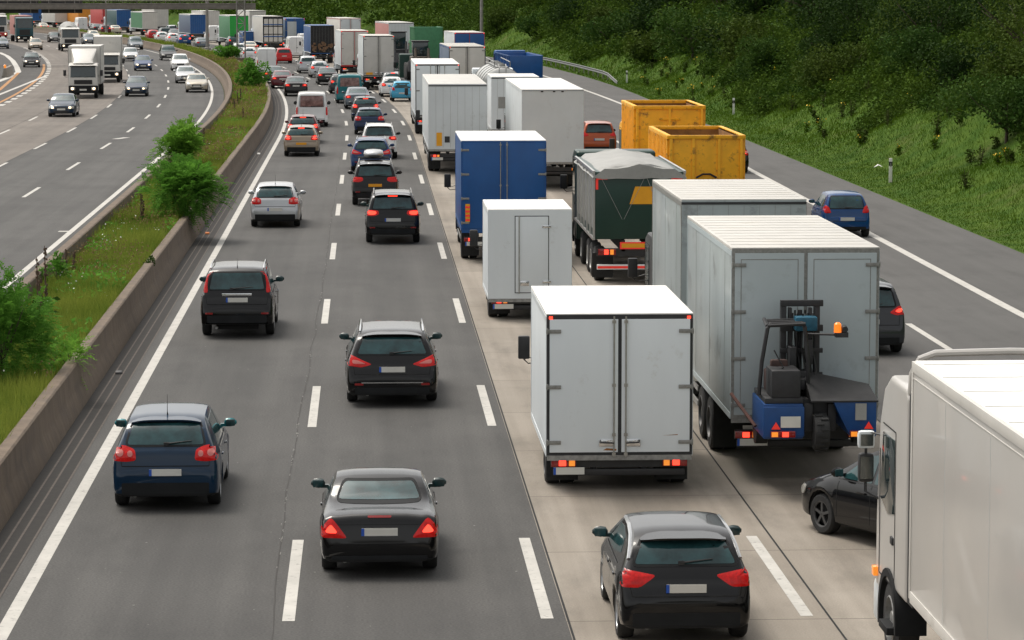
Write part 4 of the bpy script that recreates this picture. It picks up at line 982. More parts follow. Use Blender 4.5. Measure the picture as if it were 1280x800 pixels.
box_truck('box_truck', 'cream two-door box truck with blue roof edges behind the blue red-framed one', XD(583, 211), 211, W=2.52, z0=1.1, z1=4.2, L=12, side=TBG, rear=TCR, roof=TGR, capm=TBL, axles=(1.8, 3.1), lod=1, rods=1, hinges=2)
box_truck('box_truck', 'truck with bright blue rear doors in a red frame below the lamp post', XD(586, 262), 262, W=2.6, z0=1.1, z1=4.35, L=10, side=TDW, rear=TBL, frame=TRD, roof=TGR, axles=(1.8,), lod=2, hinges=0, rods=0)
box_truck('curtain_truck', 'white-backed truck with faded red side and pale roof, beside the green skip', XD(501, 330), 330, W=2.7, z0=1.1, z1=4.35, L=13, side=TPK, rear=TDW, roof=TGR, style='plain', axles=(1.8,), lod=2)
box_truck('curtain_truck', 'long pale trailer with pink edged roof showing above the dark red framed truck', XD(438, 371), 371, W=2.55, z0=1.1, z1=4.35, L=13, side=TCR, rear=TDW, frame=TPK, roof=TGR, capm=TPK, axles=(1.8,), lod=2, mark=False)
def _scrap(P_, W, z0, z1, L):
    q = MB()
    for k in range(26): x = random.uniform(-1.1, 1.1); z = random.uniform(z0+.1, z0+1.1); q.box(x-.12, x+.12, -.22, -.05, z, z+random.uniform(.1, .35))
    P_.part('timber_load', q, WOOD, -1)
box_truck('open_truck', 'blue open-backed truck with brown scrap timber showing under its blue cover', XD(403, 330), 330, W=2.55, z0=1.1, z1=4.05, L=8, side=TBL, rear=CHS, frame=TBL, roof=TBL, style='plain', axles=(1.8,), lod=2, extra=_scrap)
def _bales(P_, W, z0, z1, L):
    q = MB()
    for i in range(4):
        for j in range(3): q.box(-1.15+i*.6, -1.15+i*.6+.5, -.2, -.04, z0+.1+j*1., z0+.98+j*1.)
    P_.part('stacked_load', q, TCR, -1)
    q = MB()
    for z in (z0+.7, z0+2.2): q.box(-1.25, 1.25, -.26, -.21, z, z+.12)
    P_.part('load_rail', q, TBL, -1)
box_truck('curtain_truck', 'cream truck with stacked pale load and blue rails across its open rear', XD(342, 390), 390, W=2.6, z0=1.1, z1=4.4, L=12, side=TCR, rear=CHS, roof=TGR, style='plain', axles=(1.8,), lod=2, extra=_bales)
box_truck('curtain_truck', 'pale trailer roof showing just above the truck with stacked pale load', XD(323, 462), 462, z1=4.5, L=12, side=TCR, rear=TCR, roof=TGR, style='plain', lod=2)
box_truck('curtain_truck', 'dark blue truck with pale centre panel, right of the stacked-load truck', XD(369, 402), 402, W=2.6, z1=4.0, L=10, side=TBG, rear=TBL, frame=TBL, roof=TBL, lod=2, extra=lambda P_, W, z0, z1, L: P_.part('rear_panel', MB().box(-1., .2, -.07, -.05, z0+.3, z1-.4), TDW, -1))
for (lb, x, d, z1, L, sd, rr, rf, m2) in (
    ('bright green curtain-sided truck behind the lattice gantry leg', 300, 415, 4.25, 12, TGM, TGB, TGR, None),
    ('pale cream truck just left of the bright green one', 266, 478, 4.3, 12, TCR, TCR, TGR, None),
    ('blue truck with grey-blue side, just left of the round gantry post', 250, 460, 3.95, 12, TBG, TBL, TGR, None),
    ('white-backed truck with muted green side curtain, under the gantry', 190, 510, 3.9, 12, TDW, TCR, TGR, TGM),
    ('cream trailer behind the muted green and white truck under the gantry', 204, 541, 4.3, 12, TCR, TCR, TGR, None),
    ('teal blue truck left of the muted green and white one', 158, 535, 4.0, 12, TTL, TBL, TBL, None),
    ('red truck far under the gantry', 140, 565, 4.0, 12, TRD, TRD, TRD, None),
    ('orange yellow truck far under the gantry', 110, 590, 4.1, 12, TOR, TOR, TOR, None),
    ('cream truck under the gantry between the orange yellow and deep blue ones', 81, 600, 4.0, 12, TCR, TCR, TCR, None),
    ('deep blue truck farthest left under the gantry', 53, 628, 4.0, 12, TBL, TBL, TBL, None)):
    box_truck('curtain_truck', lb, XD(x, d), d, W=2.55, z0=1.1, z1=z1, L=L, side=sd, rear=rr, roof=rf, style='plain', lod=2, sidem2=m2, axles=(1.8,), group='trucks queuing around the far bend', mark=False)
box_truck('flatbed_truck', 'low blue truck at the foot of the bright green one', XD(315, 400), 400, W=2.2, z0=.7, z1=2.3, L=4, side=TBL, rear=TBL, roof=TBL, style='plain', lod=2, axles=(1.,), group='trucks queuing around the far bend', cabz=2.2)

# ---- near truck at the right edge
TNW = mat('near_box_white', (.48, .46, .43), rough=.3, var=.05, scale=.5, detail=8, coat=.2, dirt=((.42, .40, .36), .7, .58, .4))
MIRG = mat('mirror_silvered', (.22, .23, .22), rough=.08, metal=.9, var=.3, scale=2)
def near_truck():
    P_ = Proto(); W = 2.52; L = 13.4; z0, z1 = 1.12, 4.0
    P_.part('cargo_box', MB().box(-W/2, W/2, -L, 0, z0, z1), TNW, -1, bevel=.02)
    q = MB(); 
    for sg in (1, -1):
        a, b = sorted((sg*(W/2-.03), sg*(W/2+.012))); q.box(a, b, -L, .004, z1-.12, z1+.006); q.box(a, b, -.07, .012, z0, z1-.12); q.box(a, b, -L, -.07, z0-.04, z0+.10)
        a, b = sorted((sg*(W/2-.02), sg*(W/2+.006))); q.box(a, b, -L, -.07, z1-.20, z1-.185)
    P_.part('edge_profile', q, TCR, 0, bevel=.004)
    q = MB(); q.box(-W/2+.03, W/2-.03, -L, -.0, z1, z1+.012); r_ = P_.part('roof', q, TWR, -1)
    q = MB(); k = -L+1
    while k < -.3: q.box(-W/2+.06, W/2-.06, k, k+.02, z1+.0125, z1+.019); k += 1.2
    P_.part('roof_seam', q, TCR, r_)
    q = MB(); k = -L+1.3
    while k < -.3:
        for sg in (1, -1): a, b = sorted((sg*(W/2+.0005), sg*(W/2+.002))); q.box(a, b, k, k+.006, z0+.11, z1-.22)
        k += 2.5
    P_.part('side_seam', q, TDW, 0)
    P_.part('chassis', MB().box(-.5, .5, -L, 2.3, .62, .98), CHS, -1)
    for y in (-L+2.5, -L+3.8, -L+5.1):
        for sg in (1, -1): truck_wheel(P_, -1, sg*(W/2-.2), y, .5, .3, sg, False, 1)
    # cab
    hw = 1.235; y0, yf = .42, 2.62
    pr = [(y0, .95), (y0, 3.5), (y0+.12, 3.62), (yf-.95, 3.62), (yf-.5, 3.42), (yf-.2, 2.95), (yf-.05, 2.0), (yf, 1.7), (yf, .55), (yf-.35, .45), (yf-.45, .95)]
    c = P_.part('cab', MB().prism(pr, -hw, hw), TNW, -1, bevel=.11, segs=4)
    P_.part('windscreen', MB().prism([(yf-.035, 2.02), (yf-.18, 2.9), (yf-.22, 2.9), (yf-.075, 2.02)], -hw+.12, hw-.12), GLASS_T, c)
    for sg in (1, -1):
        x = sg*(hw+.003)
        P_.part('side_window', MB().prism([(yf-.38, 1.98), (yf-.38, 2.2), (yf-.52, 2.85), (yf-1.35, 2.85), (yf-1.35, 1.92), (yf-.9, 1.85)], x-.008, x+.008), GLASS_T, c, bevel=.004)
        q = MB()
        for (a, b, z_a, z_b) in ((yf-.30, yf-.285, 1.0, 2.6), (yf-1.42, yf-1.405, 1.0, 2.95), (yf-1.405, yf-.30, .985, 1.0), (yf-1.405, yf-.5, 2.95, 2.965)): q.box(x-.004, x+.004, a, b, z_a, z_b)
        P_.part('door_seam', q, SEAM, c)
        P_.part('door_handle', MB().box(x-.02, x+.02, yf-1.34, yf-1.16, 1.52, 1.62), BLK, c, bevel=.015)
        # arch
        for (ym, tag_) in ((1.55, 0),):
            prof = [(ym+.66*math.cos(a), .52+.66*math.sin(a)) for a in np.linspace(-.25, math.pi+.1, 14)]+[(ym+.56*math.cos(a), .52+.56*math.sin(a)) for a in np.linspace(math.pi+.1, -.25, 14)]
            n_ = len(prof); x0, x1 = sorted((sg*(hw-.36), sg*(hw+.035)))
            vv = [(x0, a, b_) for a, b_ in prof]+[(x1, a, b_) for a, b_ in prof]; ff = [(i, i+1, n_-2-i, n_-1-i) for i in range(n_//2-1)]; ff += [tuple(q_+n_ for q_ in f_) for f_ in ff]; ff += [(i, i+n_, (i+1) % n_+n_, (i+1) % n_) for i in range(n_)]
            P_.part('wheel_arch', MB().add(vv, ff), TEX, c)
        P_.part('indicator', MB().box(sg*(hw+.03)-.03, sg*(hw+.03)+.03, yf-.22, yf-.06, .92, 1.04), LORG, c, bevel=.01)
        truck_wheel(P_, -1, sg*(hw-.16), 1.55, .52, .3, sg, False, 0)
        P_.part('step', MB().box(sg*hw*.98-.12, sg*hw*.98+.06, yf-1.45, yf-.85, .40, .5), TEX, c, bevel=.02)
        # mirrors
        q = MB(); xm = sg*(hw+.15)
        q.tube([(sg*(hw-.05), yf-.22, 2.75), (xm, yf-.05, 2.78), (xm, yf-.05, 2.0), (sg*(hw-.02), yf-.18, 1.92)], .02, n=8); a_ = P_.part('mirror_arm', q, BLK, c)
        m1 = P_.part('mirror', MB().box(xm-.10, xm+.10, yf-.12, yf+.02, 2.12, 2.5), BLK, a_, bevel=.05); P_.part('mirror_glass', MB().box(xm-.08, xm+.08, yf-.13, yf-.121, 2.17, 2.46), MIRG, m1)
        m2 = P_.part('mirror', MB().box(xm-.11, xm+.11, yf-.12, yf+.02, 2.56, 2.79), TDW, a_, bevel=.05); P_.part('mirror_glass', MB().box(xm-.08, xm+.08, yf-.13, yf-.121, 2.60, 2.75), MIRG, m2)
    # gap seals and fairing behind the cab, roof deflector like a hoop
    q = MB(); q.box(-hw+.02, -hw+.10, y0-.38, y0-.004, .98, 3.55); q.box(hw-.10, hw-.02, y0-.38, y0-.004, .98, 3.55); P_.part('side_fairing', q, BLK, c)
    q = MB(); pts = [(-hw+.06, y0+.15, 3.0), (-hw+.05, y0+.1, 3.45), (-hw+.06, y0+.05, 3.8), (-hw+.14, y0, 3.98), (-hw+.32, y0-.02, 4.05), (0, y0-.03, 4.07), (hw-.32, y0-.02, 4.05), (hw-.14, y0, 3.98), (hw-.06, y0+.05, 3.8), (hw-.05, y0+.1, 3.45), (hw-.06, y0+.15, 3.0)]
    q.tube(pts, .045, n=8); P_.part('roof_hoop', q, TNW, c)
    q = MB(); q.add([(-hw+.15, y0+.05, 3.6), (hw-.15, y0+.05, 3.6), (hw-.2, y0, 3.96), (-hw+.2, y0, 3.96), (-hw+.45, yf-1.1, 3.6), (hw-.45, yf-1.1, 3.6)], [(0, 1, 2, 3), (3, 2, 5, 4), (0, 3, 4), (1, 5, 2), (0, 4, 5, 1)]); P_.part('roof_deflector', q, BLK, c)
    P_.part('bumper', MB().box(-hw-.01, hw+.01, yf-.3, yf+.1, .32, .85), TDW, c, bevel=.07)
    P_.part('grille', MB().box(-.8, .8, yf-.02, yf+.03, .95, 1.65), BLK, c, bevel=.02)
    P_.part('exhaust_stack', MB().tube([(hw-.3, y0-.2, 1.0), (hw-.3, y0-.2, 3.4)], .06, n=10), STL, c)
    P_.spawn('articulated_truck', 'large white truck cut off by the right edge of the photo, nearest the camera', 'truck', (6.53+W/2, 35.9, 0), 0, 'trucks queuing in the near carriageway')
near_truck()

# ---- forklift hung on the grey trailer
def forklift():
    P_ = Proto(); D = 50.35; k = D/3800.
    def X(x): return (x-1010)*k
    def Z(y): return 8.5-(y+20)*k
    A = MB(); A.box(X(953), X(1003), -.55, .95, Z(548), Z(504)); A.box(X(952), X(1004), -.6, -.55, Z(545), Z(507)); b0 = P_.part('leg_body', A, FLB, -1, bevel=.02)
    A = MB().prism([(X(1040), Z(500)), (X(1095), Z(500)), (X(1095), Z(545)), (X(1062), Z(545)), (X(1052), Z(525))], -.6, .95, axis='y'); b1 = P_.part('leg_body', A, FLB, -1, bevel=.02)
    A = MB().add([(X(1012), -.62, Z(500)+.01), (X(1097), -.62, Z(500)+.01), (X(1097), .4, Z(488)), (X(1012), .4, Z(470)), (X(1012), -.62, Z(500)-.02), (X(1097), -.62, Z(500)-.02), (X(1097), .4, Z(500)-.02), (X(1012), .4, Z(500)-.02)],
                 [(0, 1, 2, 3), (4, 7, 6, 5), (0, 4, 5, 1), (1, 5, 6, 2), (2, 6, 7, 3), (3, 7, 4, 0)]); P_.part('deck', A, FLD, -1, bevel=.01)
    A = MB().box(X(1003), X(1050), -.3, .9, Z(520), Z(500)); A.box(X(1005), X(1016), -.45, .5, Z(540), Z(505)); A.box(X(1036), X(1046), -.4, .4, Z(540), Z(505)); A.box(X(955), X(1003), -.5, .9, Z(504), Z(497)); P_.part('frame', A, FLK, -1, bevel=.01)
    # engine block and seat
    A = MB().box(X(963), X(1000), -.5, .25, Z(497), Z(462)); P_.part('engine_cover', A, FLK, -1, bevel=.04)
    A = MB().box(X(965), X(996), .3, .75, Z(497), Z(470)); A.box(X(968), X(990), .1, .25, Z(470), Z(454)); P_.part('seat', A, mat('seat_brown', (.06, .03, .025), rough=.7, var=.3, scale=6), -1, bevel=.04)
    # overhead guard
    A = MB(); r = .035
    A.tube([(X(952), .0, Z(498)), (X(955), -.05, Z(455)), (X(962), -.05, Z(412)), (X(967), .0, Z(407))], r)
    A.tube([(X(1015), .0, Z(498)), (X(1014), -.05, Z(455)), (X(1009), -.05, Z(410))], r)
    A.tube([(X(962), -.05, Z(409)), (X(1010), -.05, Z(407))], r); A.tube([(X(962), -.02, Z(410)), (X(964), .6, Z(406))], r); A.tube([(X(1009), -.02, Z(410)), (X(1009), .6, Z(406))], r)
    for q_ in range(4): A.tube([(X(963), .1+q_*.14, Z(409)+.01*q_), (X(1009), .1+q_*.14, Z(408)+.01*q_)], .02)
    P_.part('overhead_guard', A, FLK, -1)
    # mast
    A = MB()
    for x0, x1 in ((986, 993), (1029, 1036), (996, 1000), (1022, 1026)): A.box(X(x0), X(x1), .62, .80, Z(505), Z(386 if x0 in (986, 1029) else 392))
    for y_, h_ in ((386, 4), (447, 3), (478, 3), (418, 4)): A.box(X(985), X(1040), .6, .68, Z(y_+h_), Z(y_-h_))
    A.tube([(X(1011), .7, Z(500)), (X(1011), .7, Z(395))], .04, n=8); P_.part('mast', A, FLK, -1, bevel=.006)
    A = MB()
    for x0, x1, ya, yb, za, zb_ in ((1002, 1020, .2, .6, 498, 470), (1015, 1030, .1, .5, 500, 482), (994, 1003, .3, .7, 470, 440), (1016, 1024, .3, .62, 462, 430), (1004, 1012, .0, .3, 492, 478)): A.box(X(x0), X(x1), ya, yb, Z(za), Z(zb_))
    P_.part('hydraulic_block', A, FLK, -1, bevel=.02)
    A = MB()
    for x_ in (1006, 1016):
        for k_ in range(26): A.box(X(x_)-.012, X(x_)+.012, .585, .6, Z(500)+k_*.052, Z(500)+k_*.052+.035)
    P_.part('lift_chain', A, HNG, -1)
    A = MB(); 
    for x in (1004, 1017): A.tube([(X(x), .64, Z(395)), (X(x), .62, Z(430)), (X(x+3), .5, Z(480))], .015)
    A.tube([(X(970), -.1, Z(440)), (X(980), -.3, Z(460)), (X(963), -.2, Z(480))], .012)
    for x_, b_ in ((1000, .55), (1006, .5), (1012, .45), (1020, .55), (1026, .5)): A.tube([(X(x_), b_, Z(398)), (X(x_)-.03, b_-.1, Z(440)), (X(x_)+.04, b_-.15, Z(470)), (X(x_)-.05, b_-.3, Z(496))], .016); P_.part('hydraulic_hose', A, BLK, -1)
    P_.part('gas_tank', MB().box(X(1001), X(1029), .25, .55, Z(419), Z(401)), mat('tank_teal', (.006, .09, .15), rough=.5, var=.3, scale=8), -1, bevel=.03)
    A = MB(); A.tube([(X(1010), .1, Z(421)), (X(1058), -.05, Z(421))], .02); A.box(X(1048), X(1064), -.12, .02, Z(424), Z(418)); br = P_.part('lamp_bracket', A, FLK, -1)
    P_.part('beacon', MB().lathe([(0, .065), (.14, .06), (.17, .03)], (X(1051), -.05, Z(418)), axis='z', n=14), mat('beacon_orange', (.85, .2, .01), rough=.25, coat=.5, emit=.6, emitcol=(1, .2, .02)), br)
    P_.part('work_lamp', MB().lathe([(-.06, .05), (.06, .065)], (X(1060), -.05, Z(414)), axis='y', n=12), BLK, br)
    # rear wheel
    t = MB(); cz, cy, rr = Z(540), -.55, .30
    t.lathe([(-.12, .18), (-.12, rr*.93), (-.09, rr), (.09, rr), (.12, rr*.93), (.12, .18)], (X(1025), cy, cz), n=24)
    for q_ in range(20):
        a = q_*2*math.pi/20; M = Matrix.Translation((X(1025), cy, cz)) @ Matrix.Rotation(a, 4, 'X'); sh = .02 if q_ % 2 else -.02
        t.box(-.11+sh-.01, .0+sh, -.022, .022, rr-.01, rr+.022, M=M) if q_ % 2 else t.box(0+sh, .11+sh+.01, -.022, .022, rr-.01, rr+.022, M=M)
    P_.part('wheel', t, RUB, -1)
    for x in (962, 1088):
        t = MB().lathe([(-.1, .16), (-.1, .27), (.1, .27), (.1, .16)], (X(x), .75, Z(548)), n=20); P_.part('wheel', t, RUB, -1)
    # lamps, plate, triangles
    P_.part('number_plate', MB().box(X(974), X(999), -.625, -.61, Z(533), Z(519)), PLT, b0)
    P_.part('mesh_panel', MB().box(X(1068), X(1082), -.625, -.61, Z(524), Z(503)), TDG, b1)
    for xa, xb, b in ((961, 992, b0), (1061, 1091, b1)):
        l = P_.part('lamp_cluster', MB().box(X(xa), X(xb), -.68, -.60, Z(545), Z(537)), LDRK, b, bevel=.01)
        P_.part('lit_bulb', MB().box(X((xa+xb)/2-1), X((xa+xb)/2+7), -.69, -.681, Z(544), Z(538)), LIT, l)
        P_.part('indicator_lens', MB().box(X(xa+1), X(xa+9), -.69, -.681, Z(544), Z(538)), LORG, l)
    for xc in (968, 1085):
        w_ = .075; P_.part('reflector_triangle', MB().prism([(X(xc)-w_, Z(535)), (X(xc)+w_, Z(535)), (X(xc), Z(526))], -.64, -.612, axis='y'), REFR, b0 if xc < 1000 else b1)
    A = MB(); A.tube([(X(925), .9, Z(505)), (X(950), .2, Z(540))], .03); P_.part('stay', A, mat('rusty_stay', (.10, .04, .03), rough=.7, var=.3), -1)
    P_.spawn('forklift', 'blue and black forklift with orange beacon hung on the back of a trailer', 'forklift', (XD(1010, D), D+.0, 0), 0)
forklift()

# ---- dark green tipper with grey tarpaulin
def tipper(label, X, Y, W, zb, zt, L, body, sidem, tarp=None, name='tipper_truck', lod=1, cabc=TGN, rear_extra=None, cabz=3.1, open_top=False, rot=None, mirror=True):
    P_ = Proto()
    hw = W/2
    if open_top:
        A = MB(); t_ = .06
        A.box(-hw, hw, 0, t_, zb, zt); A.box(-hw, hw, L-t_, L, zb, zt); A.box(-hw, -hw+t_, t_, L-t_, zb, zt); A.box(hw-t_, hw, t_, L-t_, zb, zt); A.box(-hw+t_, hw-t_, t_, L-t_, zb, zb+.08)
    else: A = MB().box(-hw, hw, 0, L, zb, zt)
    b = P_.part('tipper_body', A, body, -1, bevel=.02)
    A = MB()
    for sg in (1, -1):
        a, c = sorted((sg*(hw+.002), sg*(hw+.012))); A.box(a, c, .1, L-.1, zb+.25, zt-.1)
    P_.part('side_panel', A, sidem, b)
    A = MB(); k = .05
    while k < L:
        for sg in (1, -1): a, c = sorted((sg*(hw+.013), sg*(hw+.07))); A.box(a, c, k, k+.08, zb+.05, zt-.05)
        k += 1.3
    for sg in (1, -1): a, c = sorted((sg*(hw+.013), sg*(hw+.08))); A.box(a, c, 0, L, zb-.02, zb+.05); A.box(a, c, 0, L, zt-.05, zt+.03)
    P_.part('side_post', A, sidem, b)
    if tarp:
        n_ = 9; v = []; ys = [-.08, .0, .02, L*.25, L*.5, L*.75, L-.02, L+.05]
        for j, y in enumerate(ys):
            for i in range(n_):
                u = -1+2*i/(n_-1); z = zt+.02+.22*(1-abs(u))*(1.0 if y > .01 else .8)+.03*math.sin(j*2.1+i*1.9)
                if abs(u) > .99: z = zt-.16+.03*math.sin(j*3)
                v.append((u*(hw+.09), y, z))
        A = MB(); f = [(j*n_+i, j*n_+i+1, (j+1)*n_+i+1, (j+1)*n_+i) for j in range(len(ys)-1) for i in range(n_-1)]
        base = len(v)
        for i in range(n_): u = -1+2*i/(n_-1); v.append((u*(hw+.085), -.09, zt-.16-.05*abs(math.sin(i*1.3))))
        f += [(base+i, base+i+1, i+1, i) for i in range(n_-1)]
        A.add(v, f); P_.part('tarpaulin', A, tarp, -1, sharp=60)
        A = MB()
        for x0, x1, zz in ((-hw+.15, -hw+.75, zt-1.35), (.15, -hw+.80, zt-1.35)): A.tube([(x0, -.07, zt-.15), (x1*.98, -.05, zz)], .006, n=5)
        A.tube([(.2, -.07, zt-.15), (.5, -.05, zt-.9)], .008, n=5); P_.part('tarp_cord', A, TDG, -1)
    # underbody
    A = MB(); 
    for x in (-.45, .45): A.box(x-.05, x+.05, 0, L+.3, zb-.35, zb-.02)
    c = P_.part('chassis', A, CHS, -1)
    P_.part('bumper_bar', MB().box(-hw+.05, hw-.05, -.05, .07, .42, .56), REFW, -1, bevel=.01)
    P_.part('bumper_stripe', MB().box(-hw+.06, hw-.35, -.056, -.051, .45, .52), REFR, -1)
    P_.part('light_carrier', MB().box(-hw+.05, hw-.05, .0, .06, .8, 1.02), BLK, -1)
    tail_lamp_bar(P_, -1, W, .92, -.02, True, hh=.09, ww=.5)
    for x0 in ((-.55, 0.35), (.45, 1.1)):
        P_.part('reflector_board', MB().box(x0[0], x0[1], -.03, -.01, 1.0, 1.2), REFR, -1); P_.part('reflector_centre', MB().box(x0[0]+.05, x0[1]-.05, -.036, -.031, 1.04, 1.16), REFY, -1)
    for y in (1.2, 2.5, 3.8, L-1.2):
        for sg in (1, -1): truck_wheel(P_, -1, sg*(hw-.2), y, .5, .3, sg, False, lod)
    for sg in (1, -1): P_.part('mud_flap', MB().box(sg*(hw-.25)-.3, sg*(hw-.25)+.3, .5, .52, .15, .85), RUB, c)
    if rear_extra: rear_extra(P_, hw, zb, zt, L)
    cab(P_, 2.45, L+.5, 2., .6, cabz, cabc, lod)
    s, o = inv(X, Y)
    return P_.spawn(name, label, 'truck', (X, Y, 0), head(s) if rot is None else rot, 'trucks queuing in the near carriageway')
def _green(P_, hw, zb, zt, L):
    P_.part('yellow_panel', MB().add([(-.28, -.012, zt-.92), (1.2, -.012, zt-.92), (1.2, -.012, zt-.42), (-.12, -.012, zt-.42)], [(0, 1, 2, 3)]), REFY, -1)
    for sg in (1, -1):
        P_.part('corner_marking', MB().box(sg*(hw-.18)-.16, sg*(hw-.18)+.16, -.013, -.003, zt-.16-.06, zt-.16), REFR, -1)
        P_.part('corner_marking', MB().box(sg*(hw-.04)-.035, sg*(hw-.04)+.035, -.014, -.003, zt-.5, zt-.22), REFR, -1)
tipper('dark green tipper truck under a grey tarpaulin with a yellow panel on its rear', XD(799, 86), 86, 2.5, 1.28, 3.2, 7.6, TGN, TSV, TDG, rear_extra=_green, cabz=3.35)
tipper('blue open tipper truck in the right queue beside the guardrail end', XD(656, 237), 237, 2.55, 1.1, 2.95, 12, TBL, TBL, None, open_top=True, lod=2, cabc=TBL)
tipper('green open skip truck beside the machinery carrier', XD(535, 291), 291, 2.6, 1.3, 4.4, 5, TGM, TGM, None, open_top=True, lod=2, cabc=TGM, name='skip_truck')

# ---- yellow containers
def container(label, X, Y, W, zb, zt, L, cabit=False, fr=0):
    P_ = Proto(); hw = W/2; t_ = .06
    A = MB(); A.box(-hw, hw, 0, t_, zb, zt); A.box(-hw, hw, L-t_, L, zb, zt); A.box(-hw, -hw+t_, t_, L-t_, zb, zt); A.box(hw-t_, hw, t_, L-t_, zb, zt)
    c = P_.part('container_walls', A, TYL, -1, bevel=.008)
    A = MB(); A.box(-hw+t_+.002, hw-t_-.002, t_+.002, L-t_-.002, zb, zb+.12); 
    A.box(-hw+t_+.001, -hw+t_+.006, t_, L-t_, zb+.12, zt-.06); A.box(hw-t_-.006, hw-t_-.001, t_, L-t_, zb+.12, zt-.06); A.box(-hw+t_+.006, hw-t_-.006, L-t_-.006, L-t_-.001, zb+.12, zt-.06)
    P_.part('rusty_lining', A, TRU, c)
    A = MB(); k = .12
    while k < L-.1:
        for sg in (1, -1): a, b = sorted((sg*(hw+.001), sg*(hw+.10))); A.box(a, b, k, k+.13, zb, zt-.10)
        k += .5
    P_.part('side_rib', A, TYL, c, bevel=.01)
    A = MB()
    for sg in (1, -1): a, b = sorted((sg*(hw-.06), sg*(hw+.09))); A.box(a, b, -.02, L+.02, zt-.10, zt+.03)
    A.box(-hw-.05, hw+.05, -.06, t_+.02, zt-.09, zt+.032); A.box(-hw-.05, hw+.05, L-t_-.02, L+.05, zt-.09, zt+.032)
    P_.part('top_rim', A, TYL, c, bevel=.012)
    A = MB()
    for x in (-hw+.05, -hw*.35, hw*.35, hw-.05) if fr == 0 else (-hw+.05, 0, hw-.05): A.box(x-.05, x+.05, -.06, -.001, zb, zt-.09)
    A.box(-hw*.35+.05, hw*.35-.05, -.05, -.001, zb+.9, zb+1.0); A.box(-hw*.35+.05, hw*.35-.05, -.05, -.001, zt-.5, zt-.42) if fr else None
    P_.part('door_post', A, TYL, c, bevel=.012)
    A = MB(); A.tube([(-.35, -.08, zb+.95), (-.12, -.1, zb+1.07), (.12, -.1, zb+1.07), (.35, -.08, zb+.95)], .035); A.box(-.3, .3, -.055, -.02, zb+.2, zb+.55); P_.part('hook_bar', A, CHS, c)
    A = MB()
    for x in (-.45, .45): A.box(x-.08, x+.08, -.2, L+.4, zb-.35, zb-.01)
    A.box(-hw+.1, hw-.1, -.12, -.02, .5, .65); ch = P_.part('chassis', A, CHS, -1)
    tail_lamp_bar(P_, -1, W, .85, -.02)
    for y in (1.2, 2.5, L-1.):
        for sg in (1, -1): truck_wheel(P_, -1, sg*(hw-.2), y, .5, .3, sg, False, 1)
    if cabit: cab(P_, 2.4, L+.8, 1.9, .6, 3.1, TYL, 1)
    P_.spawn('skip_truck' if cabit else 'skip_trailer', label, 'truck' if cabit else 'trailer', (X, Y, 0), 0, 'yellow skips in the right queue')
container('rusty yellow open container trailer, nearer and lower of the two yellow skips', XD(883, 103), 103, 2.5, 1.0, 3.36, 6.8)
container('yellow open container truck, the farther and taller of the two yellow skips', XD(837, 112.5), 112.6, 2.5, 1.2, 3.98, 5.6, True, 1)

# ---- tanker
def tanker():
    P_ = Proto(); L = 11; r = 1.2; zc = 2.55
    A = MB(); A.lathe([(-.12, .3), (-.10, .8), (.0, 1.08), (.12, r), (L-.12, r), (L, 1.08), (L+.1, .6)], (0, 0, zc), axis='y', n=32); t = P_.part('tank', A, TSV, -1)
    A = MB()
    for y in (.3, 2.5, 5, 7.5, 10.5): A.lathe([(y-.04, r+.001), (y-.04, r+.03), (y+.04, r+.03), (y+.04, r+.001)], (0, 0, zc), axis='y', n=32, close=False)
    P_.part('tank_band', A, STL, t)
    A = MB(); A.box(-.35, .35, .4, L-.4, zc+r-.02, zc+r+.05)
    for y in (1.5, 4, 7, 9.5): A.lathe([(0, .26), (.14, .24)], (0, y, zc+r+.03), axis='z', n=14)
    A.tube([(-.45, .3, zc+r), (-.45, .3, zc+r+.32), (-.45, L-.4, zc+r+.32)], .03); A.tube([(.45, .3, zc+r), (.45, .3, zc+r+.32), (.45, L-.4, zc+r+.32)], .03)
    P_.part('walkway', A, STL, t)
    A = MB()
    for x in (-.2, .2): A.tube([(x, -.2, .9), (x, -.2, zc+r), (x, .3, zc+r+.2)], .02)
    for z in np.arange(1.1, zc+r, .3): A.tube([(-.2, -.2, z), (.2, -.2, z)], .015)
    P_.part('ladder', A, STL, t)
    P_.part('chassis', MB().box(-.6, .6, 0, L+.3, .85, 1.3), CHS, -1)
    P_.part('bumper_bar', MB().box(-1.15, 1.15, -.1, .05, .5, .8), REFW, -1); tail_lamp_bar(P_, -1, 2.4, .95, -.03)
    for y in (1.5, 2.8, 4.1):
        for sg in (1, -1): truck_wheel(P_, -1, sg*1.05, y, .5, .3, sg, False, 2)
    cab(P_, 2.45, L+.6, 2.1, .6, 3.4, TW, 2)
    P_.spawn('tanker_truck', 'silver tanker truck with walkway rails on top in the right queue', 'truck', (XD(627, 174), 174, 0), head(174), 'trucks queuing in the near carriageway')
tanker()
